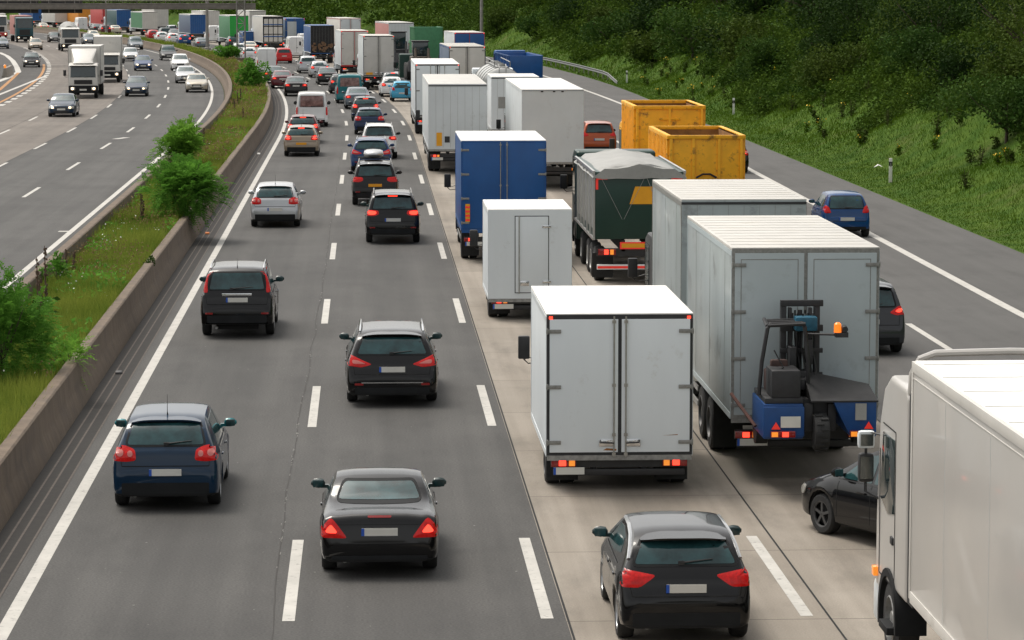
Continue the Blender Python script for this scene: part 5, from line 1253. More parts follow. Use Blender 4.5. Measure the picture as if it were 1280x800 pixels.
# ---- flatbed with a wheeled machine, dark recovery truck
def loader(label, X, Y, seed, cream=True):
    P_ = Proto(); rr = random.Random(seed)
    P_.part('flatbed', MB().box(-1.25, 1.25, 0, 9, .9, 1.15), CHS, -1, bevel=.02)
    P_.spawn  # the machine is its own thing
    tail_lamp_bar(P_, -1, 2.5, .75, .0)
    for y in (1.3, 2.6):
        for sg in (1, -1): truck_wheel(P_, -1, sg*1.03, y, .48, .3, sg, False, 2)
    cab(P_, 2.4, 9.4, 2., .6, 3., TGN, 2)
    s, o = inv(X, Y); P_.spawn('flatbed_truck', label, 'truck', (X, Y, 0), head(s), 'trucks queuing in the near carriageway')
def machine(label, X, Y, col, h):
    P_ = Proto(); s, o = inv(X, Y)
    b = P_.part('engine_body', MB().box(-.75, .75, .4, 3.4, .9, 1.8), col, -1, bevel=.08)
    A = MB().box(-.6, .6, 1.6, 2.9, 1.8, h); P_.part('operator_cab', A, GLASS_T, b, bevel=.05)
    P_.part('cab_roof', MB().box(-.68, .68, 1.5, 3.0, h+.002, h+.1), FLK, b, bevel=.03)
    A = MB()
    for sg in (1, -1): A.tube([(sg*.5, .6, 1.6), (sg*.5, -.1, 2.4), (sg*.5, -.6, 1.4)], .1)
    P_.part('lifting_arm', A, col, b)
    P_.part('bucket', MB().prism([(-1.0, .7), (-.4, .7), (-.4, 1.5), (-.6, 1.5)], -1.1, 1.1), FLK, b, bevel=.02)
    for y in (.9, 2.9):
        for sg in (1, -1): t = MB().lathe([(-.2, .25), (-.2, .6), (-.14, .66), (.14, .66), (.2, .6), (.2, .25)], (sg*.98, y, .66), n=18); P_.part('wheel', t, RUB, -1)
    P_.spawn('wheel_loader', label, 'machine', (X, Y, 1.16), head(s))
X_, Y_ = XD(527, 232), 232.; loader('flatbed truck carrying a dark wheel loader left of the cream and blue truck', X_, Y_, 1); machine('dark wheel loader standing on a flatbed truck left of the cream and blue truck', X_, Y_+1.6, mat('machine_brown', (.06, .045, .03), rough=.6, var=.4, scale=3), 2.9)
X_, Y_ = XD(500, 259), 259.; loader('dark flatbed truck right beside the cream two-door box truck', X_, Y_, 2); machine('black loading machine standing on the dark flatbed beside the cream box truck', X_, Y_+1.6, FLK, 3.2)

# ---- oncoming trucks
def oncoming_truck(label, xf, Y, W, zbox, L, col, cabc, cabz, cabW, defl=None, grille=BLK, lower=None, tank=False):
    P_ = Proto(); X = XD(xf, Y); s, o = inv(X, Y)
    # local frame: front bumper at y=0, body towards -y
    if not tank:
        b = P_.part('cargo_box', MB().box(-W/2, W/2, -L-2.3, -2.3, 1., zbox), col, -1, bevel=.05)
        A = MB()
        for sg in (1, -1):
            a, c = sorted((sg*(W/2-.04), sg*(W/2+.006))); A.box(a, c, -2.36, -2.295, 1., zbox-.02); A.box(a, c, -L-2.3, -2.37, 1., 1.1)
        P_.part('edge_profile', A, STL, b)
    else:
        A = MB(); A.lathe([(-L-2.3, .5), (-L-1.5, 1.1), (-5.2, 1.25), (-3.4, .95), (-2.5, .7)], (0, 0, 2.5), axis='y', n=24); b = P_.part('drum', A, col, -1)
        P_.part('drum_frame', MB().box(-1.1, 1.1, -L-2.2, -2.3, 1.0, 1.35), CHS, -1)
    P_.part('chassis', MB().box(-.5, .5, -L-2.2, -.6, .6, .96), CHS, -1)
    cab(P_, cabW, -2.15, 2.15, .55, cabz, cabc, 1, wheel_r=.46, defl=defl, grille=grille, lower=lower)
    for sg in (1, -1):
        for y in (-L-1., ): truck_wheel(P_, -1, sg*(W/2-.3), y, .46, .26, sg, True, 2)
    P_.spawn('box_truck' if not tank else 'mixer_truck', label, 'truck', (X, Y-.3, 0), head(s)+math.pi, 'trucks on the oncoming carriageway')
oncoming_truck('white oncoming box truck with sloped air deflector, nearest of the oncoming trucks', 107, 229, 2.42, 3.86, 6.5, TCR, TCR, 2.62, 2.15, defl=3.7)
oncoming_truck('white oncoming box truck half hidden behind the nearest oncoming truck', 137, 266, 2.45, 3.95, 7, TCR, TCR, 2.55, 2.2)
oncoming_truck('white oncoming mixer truck with grey drum, farther along the inner concrete lane', 92, 389, 2.4, 3.6, 6, TDG, TCR, 3.0, 2.35, tank=True)
oncoming_truck('dark teal oncoming truck with faded red side, far on the outer concrete lane', 36, 449, 2.5, 3.9, 9, TPK, TTL, 3.7, 2.45)
oncoming_truck('white oncoming truck with red lower front at the left edge of the photo', 5, 482, 2.5, 3.9, 9, TCR, TCR, 3.6, 2.45, lower=TRD)
# ------------------------------------------------------------------ cars: near carriageway, seen from behind
N1 = 'cars on the two fast lanes'
place_car('hatchback', 'navy', 210, 632, 'dark blue hatchback with round lamp lenses and roof aerial, nearest in the left lane', lod=0, group=N1, mirr='teal')
place_car('coupe', 'black', 474.5, 713, 'low black coupe with triangular red tail lamps, nearest car in the middle lane', lod=0, group=N1, mirr='dgreen', lit=1)
place_car('estate', 'black', 490, 502, 'black estate with roof rails, chrome bumper strip and wedge tail lamps', lod=0, group=N1, mirr='dgreen')
place_car('offroader', 'black', 298, 419, 'black boxy off-roader with tall upright red tail lamps on its pillars', lod=0, group=N1, mirr='dgreen')
place_car('suv', 'black', 491, 303, 'black compact off-roader with lit brake lamps, third in the middle lane', lod=1, brake=True, group=N1, mirr='dgreen')
place_car('hatchback', 'silver', 344.5, 283, 'silver hatchback alone in the left lane beside the barrier', lod=1, group=N1)
place_car('suv', 'black', 469, 256, 'black off-roader with yellow plate and a silver roof box', lod=1, plate='y', group=N1)
place_car('estate', 'midblue', 464, 214, 'mid-blue estate just ahead of the car with the roof box', lod=1, group=N1)
place_car('suv', 'white', 474, 198, 'white off-roader with black mirrors in the middle lane', lod=1, lit=1, mirr='black', group=N1)
place_car('hatchback', 'bronze', 377, 195, 'bronze hatchback with lit brake lamps and yellow plate', lod=1, plate='y', brake=True, group=N1)
place_car('hatchback', 'maroon', 379, 179, 'dark maroon hatchback with lit brake lamps right behind the white passenger van', lod=1, brake=True, group=N1)
place_car('windowed_van', 'white', 390, 158, 'white passenger van with large brown-tinted rear window and black mirrors', 'van', lod=1, mirr='black', group=N1)
place_car('hatchback', 'dblue', 462, 168, 'dark blue hatchback in the middle lane with unlit tail lamps', lod=1, group=N1)
place_car('hatchback', 'dgrey', 457, 151, 'dark grey hatchback with lit brake lamps ahead of the dark blue one', lod=1, brake=True, group=N1)
place_car('sedan', 'grey', 447, 136, 'grey-blue saloon behind the teal van', lod=2, lit=1, group=N1)
place_car('windowed_van', 'teal', 437, 129, 'teal green van with dark rear window', 'van', lod=2, group=N1)
place_car('hatchback', 'dgrey', 426, 117, 'dark grey hatchback half hidden ahead of the teal van', lod=2, lit=1, group=N1)
place_car('sedan', 'black', 409.5, 106, 'black saloon with pale roof behind the small silver hatchback', lod=2, lit=1, group=N1)
place_car('hatchback', 'silver', 399.5, 97, 'silver hatchback left of the dark red framed truck', lod=2, lit=1, group=N1)
place_car('mpv', 'silver', 385, 91.5, 'silver people carrier ahead of the small silver hatchback', lod=2, group=N1)
place_car('sedan', 'black', 370, 120, 'black saloon with lit tail lamps just ahead of the white passenger van', lod=2, lit=1, group=N1)
place_car('sedan', 'maroon', 353, 110.5, 'dark maroon saloon between two dark saloons by the median', lod=2, lit=1, group=N1)
place_car('sedan', 'dgreen', 342, 104, 'dark green-grey saloon right behind the white panel van', lod=2, lit=1, group=N1)
place_car('panel_van', 'white', 333.5, 92, 'white windowless panel van with red tail lamps beside the red car', 'van', lod=2, group=N1)
place_car('mpv', 'red', 355, 79, 'small bright red people carrier right of the white panel van', lod=2, group=N1)
place_car('hatchback', 'white', 312, 76, 'white hatchback partly behind the median shrub, left of the panel van', lod=2, lit=1, group=N1)
place_car('sedan', 'cream', 313, 66.5, 'cream saloon ahead of the white panel van', lod=2, group=N1)
place_car('hatchback', 'dgrey', 360, 63, 'small dark grey hatchback left of the white lorry vans', lod=2, lit=1, group=N1)
place_car('mpv', 'black2', 351, 62, 'dark people carrier far ahead of the red car', lod=2, group=N1)
place_car('hatchback', 'dgreen', 293, 59, 'dark green hatchback beside the lattice gantry leg', lod=2, lit=1, group=N1)
place_car('hatchback', 'white', 300, 70, 'pale hatchback partly hidden behind the lattice gantry leg', lod=2, group=N1)
place_car('panel_van', 'white', 370, 72, 'white van with red tail lamp strip left of the blue scrap truck', 'van', lod=2, group=N1)
place_car('panel_van', 'white', 383, 67, 'second white van squeezed between its twin and the blue scrap truck', 'van', lod=2, group=N1)
N2 = 'cars on the concrete truck lanes'
place_car('small_hatchback', 'black', 853, 799, 'black hatchback with roof spoiler and pale roof arches at the bottom of the photo', lod=0, group=N2, mirr='dgreen')
place_car('minicar', 'lblue', 503, 127, 'light blue small car squeezed beside a white truck', lod=2, group=N2)
place_car('hatchback', 'white', 490, 121, 'white hatchback with lit tail lamps left of the light blue small car', lod=2, lit=1, group=N2)
place_car('estate', 'silver', 491, 113, 'silver estate with brake lamp lit, just ahead of the white hatchback', lod=2, brake=True, group=N2)
place_car('sedan', 'black', 477, 109.5, 'black saloon behind the cream box truck with two yellow reflectors', lod=2, group=N2, lit=1)
place_car('mpv', 'orange', 748, 193, 'copper orange people carrier between the white trailer and the yellow skips', lod=1, group=N2, mirr='black')
place_car('minicar', 'blue', 1057, 296, 'small bright blue car with round red tail lamps on the right lane', lod=0, group=N2)
place_car('mpv', 'dgrey', 1080, 441, 'dark grey people carrier half hidden behind the forklift-carrying trailer', lod=1, group=N2, lit=1)
place_car('hatchback', 'black', 911, 216, 'black hatchback mostly hidden behind the yellow skips', lod=1, group=N2, lit=1)
# dark car pulling across in front of the right-hand truck
pr, k = car_proto('hatchback', 0, 'w', 0, False)
wx, wy = gp(1031, 667); h = R_(27); fw = Vector((-math.sin(h), math.cos(h), 0)); lf = Vector((-math.cos(h), -math.sin(h), 0))
c = Vector((wx, wy, 0))-fw*(k['L']-k['fo']-k['L']/2)-lf*(k['W']/2-.1)
pr.spawn('hatchback_car', 'black car turning left across the lane in front of the right-hand truck', 'car', c, h, N2, {'PAINT': PA['black'], 'MIRR': PA['black'], 'RIMC': RIMS})
N3 = 'cars queuing around the far bend'
for kd, cl, x, y, lb, kw in (
    ('hatchback', 'red', 192, 49.5, 'red hatchback far along the bend beside the median wall', {}), ('hatchback', 'white', 203, 52.5, 'white hatchback far along the bend right of the red one', {}),
    ('hatchback', 'white', 217, 54.5, 'white hatchback with lit brake lamps far along the bend', dict(brake=True)), ('hatchback', 'blue', 231, 56.5, 'blue hatchback with lit brake lamps far along the bend', dict(brake=True)),
    ('mpv', 'dgreen', 207, 47.5, 'dark green people carrier far along the bend above the white hatchbacks', {}), ('sedan', 'dgrey', 219, 48.5, 'dark saloon far along the bend left of the blue truck', dict(lit=1)),
    ('mpv', 'silver', 216, 43.5, 'silver people carrier far along the bend, topmost of the cars by the blue truck', {}),
    ('sedan', 'grey', 253, 61, 'grey saloon behind the round gantry post', {}), ('panel_van', 'white', 268, 53, 'white van between the blue and the bright green trucks', {}),
    ('sedan', 'cream', 55, 38.5, 'pale saloon far left beneath the sign boards', dict(lit=1)), ('sedan', 'dgrey', 122, 40, 'dark saloon far left beneath the orange yellow truck', {}),
    ('panel_van', 'white', 103, 38.5, 'white van far left beneath the orange yellow truck', {}), ('sedan', 'cream', 145, 42, 'pale saloon far left beneath the red truck', {}), ('hatchback', 'maroon', 132, 42, 'dark red hatchback far left beneath the red truck', dict(lit=1))):
    place_car(kd, cl, x, y, lb, 'van' if 'van' in kd else 'car', lod=2, group=N3, **kw)
# oncoming
N4 = 'cars on the oncoming carriageway'
for kd, cl, x, y, lb, l, kw in (
    ('sedan', 'navy', 77.5, 146, 'dark blue oncoming saloon with big upright grille, nearest on the concrete lane', 1, dict(headlit=True)),
    ('hatchback', 'navy', 170.5, 120.5, 'dark blue oncoming hatchback with lit headlamps right of the white trucks', 1, dict(headlit=True)),
    ('sedan', 'beige', 246, 115.5, 'champagne oncoming saloon, nearest to the median wall', 1, {}),
    ('sedan', 'silver', 232, 104, 'silver oncoming saloon right behind the champagne one', 1, {}),
    ('mpv', 'white', 225.5, 88.5, 'white oncoming people carrier by the median wall', 1, {}),
    ('suv', 'black2', 211, 75.5, 'dark oncoming off-roader by the median wall', 1, {}),
    ('hatchback', 'midblue', 179, 88.5, 'blue oncoming hatchback in the middle of the asphalt lanes', 1, dict(headlit=True)),
    ('hatchback', 'silver', 163.5, 76.5, 'silver oncoming hatchback with lit headlamps left of the blue one', 1, dict(headlit=True)),
    ('suv', 'grey', 170.5, 62, 'grey oncoming off-roader, farthest by the median wall', 2, {}),
    ('hatchback', 'grey', 112, 55.5, 'dark grey oncoming hatchback beside the mixer truck', 2, dict(headlit=True)),
    ('sedan', 'cream', 118, 50, 'pale oncoming saloon just behind the dark hatchback by the mixer truck', 2, {}),
    ('hatchback', 'dgrey', 39.5, 84, 'dark oncoming hatchback on the slip lane', 1, dict(headlit=True)),
    ('hatchback', 'bronze', 45, 62.5, 'bronze oncoming hatchback behind the slip lane one', 2, {}),
    ('sedan', 'grey', 3, 61, 'grey oncoming saloon cut by the left edge of the photo', 2, {}),
    ('hatchback', 'black2', 69, 53, 'dark oncoming hatchback left of the mixer truck', 2, {}),
    ('hatchback', 'silver', 85, 86, 'silver oncoming hatchback hidden behind the nearest white truck', 2, {})):
    if x == 85: continue
    place_car(kd, cl, x, y, lb, lod=l, front=True, group=N4, **kw)
# roof box on its own car: a thing strapped to the roof
X, Y = gp(469, 256)
P_ = Proto()
sec = [(-.95, .12), (-.8, .75), (-.3, .97), (.35, .95), (.85, .7), (1.0, .2)]
v = []; f = []; nn = 12
for y, s_ in sec:
    for i in range(nn): a_ = 2*math.pi*i/nn; v.append((.40*s_**.5*abs(math.cos(a_))**.6*(1 if math.cos(a_) > 0 else -1), y, .19+.17*s_*abs(math.sin(a_))**.7*(1 if math.sin(a_) > 0 else -1)))
for i in range(len(sec)-1): f += [(i*nn+j, i*nn+(j+1) % nn, (i+1)*nn+(j+1) % nn, (i+1)*nn+j) for j in range(nn)]
f += [tuple(range(nn)), tuple(range((len(sec)-1)*nn, len(sec)*nn))]
sh = P_.part('shell', MB().add(v, f), PA['silver'], -1, sharp=60)
P_.part('roof_bar', MB().box(-.62, .62, -.5, -.44, .0, .04).box(-.62, .62, .5, .56, .0, .04), BLK, -1, bevel=.01)
P_.spawn('roof_box', 'silver roof box on top of the black off-roader with the yellow plate', 'roof box', (X-.05, Y+1.9, 1.70), 0)

# ------------------------------------------------------------------ street furniture
GST = mat('galvanised_steel', (.27, .255, .235), rough=.55, metal=.4, var=.18, scale=3)
GSD = mat('gantry_brown_grey', (.19, .17, .15), rough=.6, metal=.2, var=.2, scale=2)
PSW = mat('post_white', (.72, .71, .68), rough=.5, var=.06)
# sign gantry
P_ = Proto(); Yg = 323.; zb, zt = 5.85, 6.75
A = MB(); A.box(-48, -11.6, Yg-.35, Yg-.25, zb, zb+.55); A.box(-48, -11.6, Yg+.25, Yg+.35, zb, zb+.55); A.box(-48, -11.6, Yg-.25, Yg+.25, zb+.5, zb+.55)
b = P_.part('beam', A, GSD, -1, bevel=.02)
A = MB(); A.tube([(-48, Yg-.35, zt), (-11.6, Yg-.35, zt)], .05); A.tube([(-48, Yg-.35, zt-.28), (-11.6, Yg-.35, zt-.28)], .03)
for k in range(25): A.tube([(-48+k*1.5, Yg-.35, zb+.5), (-48+k*1.5, Yg-.35, zt)], .03)
P_.part('handrail', A, GSD, b)
A = MB(); A.box(-48, -11.6, Yg-.4, Yg+.4, zb+.56, zb+.6); P_.part('walkway', A, GSD, b)
A = MB(); xc = -13.15; hw = .42
for dx in (-hw, hw):
    for dy in (-hw, hw): A.tube([(xc+dx, Yg+dy, .5), (xc+dx, Yg+dy, zt+1.6)], .07, n=6)
z = .6; k = 0
while z < zt+1.4:
    z2 = z+.75
    for (a_, b_) in (((-hw, -hw), (hw, -hw)), ((hw, -hw), (hw, hw)), ((-hw, -hw), (-hw, hw)), ((-hw, hw), (hw, hw))):
        if k % 2: a_, b_ = b_, a_
        A.tube([(xc+a_[0], Yg+a_[1], z), (xc+b_[0], Yg+b_[1], z2)], .035, n=5); A.tube([(xc+a_[0], Yg+a_[1], z), (xc+b_[0], Yg+b_[1], z)], .03, n=5)
    z = z2; k += 1
P_.part('lattice_leg', A, GST, -1)
P_.part('leg_footing', MB().box(xc-.7, xc+.7, Yg-.7, Yg+.7, .3, .75), BARR, -1, bevel=.03)
A = MB()
for dx in (-.42, .42): A.tube([(-47+dx, Yg, 0), (-47+dx, Yg, zt)], .09)
P_.part('lattice_leg', A, GST, -1)
P_.spawn('sign_gantry', 'grey steel sign gantry spanning the oncoming carriageway on a lattice leg in the median', 'gantry', (0, 0, 0))
for x0, x1 in ((-41, -34.4), (-34.1, -29.8)):
    P_ = Proto(); P_.part('board', MB().box(x0, x1, Yg+.5, Yg+.62, 5.45, 8.9), mat('sign_back_dark', (.03, .028, .026), rough=.6, var=.15), -1, bevel=.03)
    A = MB()
    for x in (x0+.8, x1-.8): A.box(x-.05, x+.05, Yg+.38, Yg+.499, 5.5, 8.7)
    P_.part('bracket', A, GST, -1)
    P_.spawn('sign_board', 'dark back of a sign board, %s of the two on the gantry' % ('left' if x0 < -40 else 'right and shorter'), 'sign', (0, 0, 0))
def round_post(label, x, d, H, r=.16, arm=0, name='lamp_post', base=True):
    P_ = Proto(); A = MB().tube([(0, 0, 0), (0, 0, H*.5), (0, 0, H)], [r, r*.85, r*.6], n=12); p = P_.part('post', A, GST, -1, sharp=60)
    if base: P_.part('base', MB().lathe([(0, r*1.9), (.35, r*1.8), (.4, r*1.1)], (0, 0, 0), axis='z', n=12), GST, -1)
    if arm:
        A = MB().tube([(0, 0, H-.1), (-.8, 0, H+.2), (-arm, 0, H+.3)], [.07, .06, .05], n=8); a_ = P_.part('arm', A, GST, p)
        P_.part('lamp_head', MB().prism([(-arm-.7, H+.2), (-arm+.2, H+.2), (-arm+.1, H+.38), (-arm-.6, H+.36)], -.16, .16, axis='y'), GST, a_, bevel=.03)
    P_.spawn(name, label, 'post', (XD(x, d), d, 0.3))
round_post('tall round grey post standing in the median behind the gantry', 260.5, 380, 9.4, r=.22, name='round_post')
round_post('thin grey post beyond the oncoming carriageway, below the gantry', 136, 505, 7, r=.16, name='thin_post')
round_post('tall grey lamp post at the foot of the embankment behind the queuing trucks', 601, 366, 14, r=.22, arm=2.2)
def slope_hit(x, y):
    h = .1
    for _ in range(12): X, Y = gp(x, y, h); s, o = inv(X, Y); q = o-edge_o(s); h = .5*h+.5*(emb_z(q)+bump_n(s, q))
    return X, Y, s, q
# marker posts
for x, y, lb in ((1113, 228, 'white marker post with black band, nearest on the right verge'), (917, 143, 'white marker post with black band, middle one on the right verge'), (783.5, 103.5, 'white marker post with black band near the end of the guardrail')):
    X, Y, s, q = slope_hit(x, y)
    P_ = Proto(); A = MB().prism([(-.07, -.06), (.07, -.06), (.07, .02), (0, .06), (-.07, .02)], -.1, 1.02, axis='z'); p = P_.part('post', A, PSW, -1, bevel=.01)
    A = MB().prism([(-.072, -.062), (.072, -.062), (.072, .021), (0, .063), (-.072, .021)], .70, .88, axis='z'); b_ = P_.part('black_band', A, BLK, p)
    P_.part('reflector', MB().box(-.02, .02, -.068, -.0625, .66, .82), HNG, b_)
    P_.spawn('marker_post', lb, 'marker post', (X, Y, emb_z(q)+bump_n(s, q)), -.1, 'marker posts along the right verge')
# guardrail
P_ = Proto(); s0, s1 = 258, 330
zr = .62
A = MB(); prof = [(0, zr-.15), (.07, zr-.12), (.07, zr-.05), (.01, zr), (.07, zr+.05), (.07, zr+.12), (0, zr+.15)]
st_ = np.linspace(s0, s1, 19); v = []; f = []
for s in st_:
    dz = -.55*max(0, 1-(s-s0)/9.)
    for o_, z_ in prof: v.append(P(s, edge_o(s)+.75-o_, z_+dz+.02))
n = len(prof)
for i in range(len(st_)-1): f += [(i*n+j, i*n+j+1, (i+1)*n+j+1, (i+1)*n+j) for j in range(n-1)]
A.add(v, f); P_.part('rail', A, mat('guardrail_zinc', (.13, .135, .13), rough=.45, metal=.5, var=.2), -1, sharp=60)
for s in np.arange(s0+9, s1, 4):
    p = P(s, edge_o(s)+.82); P_.part('rail_post', MB().box(p.x-.05, p.x+.05, p.y-.04, p.y+.04, -.1, zr+.1), GST, -1)
P_.spawn('guardrail', 'zinc guardrail along the right verge starting near a marker post', 'guardrail', (0, 0, 0))
# small block with lamp on the island at the far left
P_ = Proto(); A = MB().prism([(-.3, 0), (.3, 0), (.18, .4), (.12, .85), (-.12, .85), (-.18, .4)], -5, 5, axis='y'); P_.part('block', A, mat('island_concrete', (.25, .23, .2), rough=.9), -1, bevel=.02)
P_.part('warning_lamp', MB().lathe([(0, .1), (.25, .12), (.3, .05)], (0, -4.6, .86), axis='z', n=12), LORG, -1)
x_, y_ = gp(2, 97); P_.spawn('concrete_block', 'pale concrete block with an orange lamp at the left edge of the photo', 'barrier', (x_, y_+5, 0), .06)

# ------------------------------------------------------------------ vegetation
def leaf_mat(name, c1, c2, rough=.55, tr=.2):
    m = bpy.data.materials.new(name); m.use_nodes = True; n = m.node_tree; N = n.nodes.new; K = n.links.new; n.nodes.clear()
    out = N('ShaderNodeOutputMaterial'); b = N('ShaderNodeBsdfPrincipled'); b.inputs['Roughness'].default_value = max(rough, .8); b.inputs['Specular IOR Level'].default_value = .08
    t = N('ShaderNodeBsdfTranslucent'); ms = N('ShaderNodeMixShader'); ms.inputs[0].default_value = tr
    g = N('ShaderNodeNewGeometry'); tc = N('ShaderNodeTexCoord'); no = N('ShaderNodeTexNoise'); no.inputs['Scale'].default_value = .33; no.inputs['Detail'].default_value = 4
    K(tc.outputs['Object'], no.inputs['Vector'])
    m1 = N('ShaderNodeMapRange'); m1.inputs[1].default_value = .35; m1.inputs[2].default_value = .65; m1.inputs[4].default_value = .65; K(no.outputs[0], m1.inputs[0])
    m2 = N('ShaderNodeMath'); m2.operation = 'MULTIPLY_ADD'; m2.inputs[1].default_value = .45; K(g.outputs['Random Per Island'], m2.inputs[0]); K(m1.outputs[0], m2.inputs[2])
    mx = N('ShaderNodeMix'); mx.data_type = 'RGBA'; mx.inputs[6].default_value = (*c1, 1); mx.inputs[7].default_value = (*c2, 1); K(m2.outputs[0], mx.inputs[0])
    K(mx.outputs[2], b.inputs['Base Color']); K(mx.outputs[2], t.inputs['Color']); K(b.outputs[0], ms.inputs[1]); K(t.outputs[0], ms.inputs[2]); K(ms.outputs[0], out.inputs[0]); return m
LF_SC = leaf_mat('scrub_leaves', (.010, .034, .004), (.075, .125, .014), rough=.9)
LF_DK = leaf_mat('dark_bush_leaves', (.006, .020, .004), (.030, .060, .010))
LF_MD = leaf_mat('mid_bush_leaves', (.014, .045, .007), (.06, .11, .018))
LF_OL = leaf_mat('olive_bush_leaves', (.02, .045, .006), (.075, .11, .016))
LF_BR = leaf_mat('bright_shrub_leaves', (.05, .15, .02), (.15, .34, .045), tr=.4)
LF_BR2 = leaf_mat('light_shrub_leaves', (.09, .21, .025), (.22, .42, .06), tr=.4)
LF_GR = leaf_mat('grass_blades', (.075, .135, .014), (.25, .285, .05), tr=.35)
LF_GV = leaf_mat('verge_grass_blades', (.026, .075, .004), (.10, .165, .011), tr=.15)
LF_DRY = leaf_mat('dry_seed_heads', (.13, .075, .035), (.28, .20, .10), tr=.2)
LF_YEL = mat('yellow_flowers', (.75, .5, .01), rough=.6, var=.15); LF_WH = mat('white_flowers', (.6, .6, .52), rough=.6, var=.1)
BARK = mat('bark', (.06, .045, .03), rough=.9, var=.3, scale=12)
def quads_mesh(name, C, S, aspect=1.6, up=.0, nrm=None):
    """leaf-sized faces: C centres (n,3), S sizes (n), random directions"""
    n = len(C); d = rng.normal(size=(n, 3)); d[:, 2] *= .7; d[:, 2] += up; d /= np.linalg.norm(d, axis=1)[:, None]
    e_ = rng.normal(size=(n, 3)); e_ -= d*(e_*d).sum(1)[:, None]; e_ /= np.linalg.norm(e_, axis=1)[:, None]
    a_ = d*(S*.5*aspect)[:, None]; b_ = e_*(S*.5)[:, None]
    V = np.stack([C-a_, C+b_*.9-a_*.1, C+a_, C-b_*.9-a_*.1], 1).reshape(-1, 3)
    return arr_mesh(name, V, n, 4)
def arr_mesh(name, V, n, k):
    me = bpy.data.meshes.new(name); me.vertices.add(len(V)); me.vertices.foreach_set('co', V.astype(np.float32).ravel())
    me.loops.add(n*k); me.loops.foreach_set('vertex_index', np.arange(n*k, dtype=np.int32)); me.polygons.add(n)
    me.polygons.foreach_set('loop_start', np.arange(0, n*k, k, dtype=np.int32)); me.polygons.foreach_set('loop_total', np.full(n, k, dtype=np.int32))
    me.update(calc_edges=True); return me
def blades_mesh(name, B, H, Wd, lean=.35):
    n = len(B); an = rng.uniform(0, 2*math.pi, n); dx = np.stack([np.cos(an), np.sin(an), np.zeros(n)], 1)
    ln = rng.normal(size=(n, 3))*lean; ln[:, 2] = 1; ln /= np.linalg.norm(ln, axis=1)[:, None]
    V = np.stack([B-dx*(Wd/2)[:, None], B+dx*(Wd/2)[:, None], B+ln*H[:, None]], 1).reshape(-1, 3); return arr_mesh(name, V, n, 3)
def clump_pts(n, r, h, lobes=7, seed=0):
    """points through an uneven crown made of several lobes, denser at the shell, gaps between"""
    g_ = np.random.default_rng(seed); L_ = []
    for i in range(lobes):
        a_ = g_.uniform(0, 2*math.pi); rr = g_.uniform(0, .74)*r; L_.append((rr*math.cos(a_), rr*math.sin(a_), h*g_.uniform(.3, .78), g_.uniform(.3, .55)*r, g_.uniform(.18, .32)*h))
    L_ = np.array(L_); k = g_.integers(0, lobes, n); d = g_.normal(size=(n, 3)); d /= np.linalg.norm(d, axis=1)[:, None]
    rad = g_.uniform(.35, 1.08, n)**.5
    q = L_[k]; P0 = np.stack([q[:, 0]+d[:, 0]*q[:, 3]*rad, q[:, 1]+d[:, 1]*q[:, 3]*rad, q[:, 2]+d[:, 2]*q[:, 4]*rad*1.2], 1)
    P0[:, 2] = np.maximum(P0[:, 2], .03); return P0
# bushes with stems as individuals -------------------------------------------------
_bush = {}
def bush(name, label, loc, r, h, m, n=2600, ls=.12, seed=1, group=None, cat='bush', aspect=1.7, trunk=True, lobes=8):
    key = (round(r/h, 1), n, ls/h, seed % 5, aspect, name)
    P_ = Proto()
    C = clump_pts(n, r, h, lobes, seed)
    me = quads_mesh('crown', C, rng.uniform(.6, 1.3, n)*ls, aspect, .15)
    if trunk:
        A = MB(); g_ = random.Random(seed)
        A.tube([(0, 0, -.2), (.05*h*.2, 0, h*.3), (0, .03*h, h*.55)], [.05*h*.6, .035*h*.6, .015*h], n=7)
        for k in range(6):
            a_ = g_.uniform(0, 6.28); A.tube([(0, 0, h*g_.uniform(.05, .35)), (r*.3*math.cos(a_), r*.3*math.sin(a_), h*.45), (r*.62*math.cos(a_), r*.62*math.sin(a_), h*g_.uniform(.55, .8))], [.02*h*.7, .012*h*.7, .004*h], n=5)
        P_.part('trunk', A, BARK, -1, sharp=60)
    P_.part('crown', me, m, -1)
    return P_.spawn(name, label, cat, loc, random.uniform(0, 6), group)
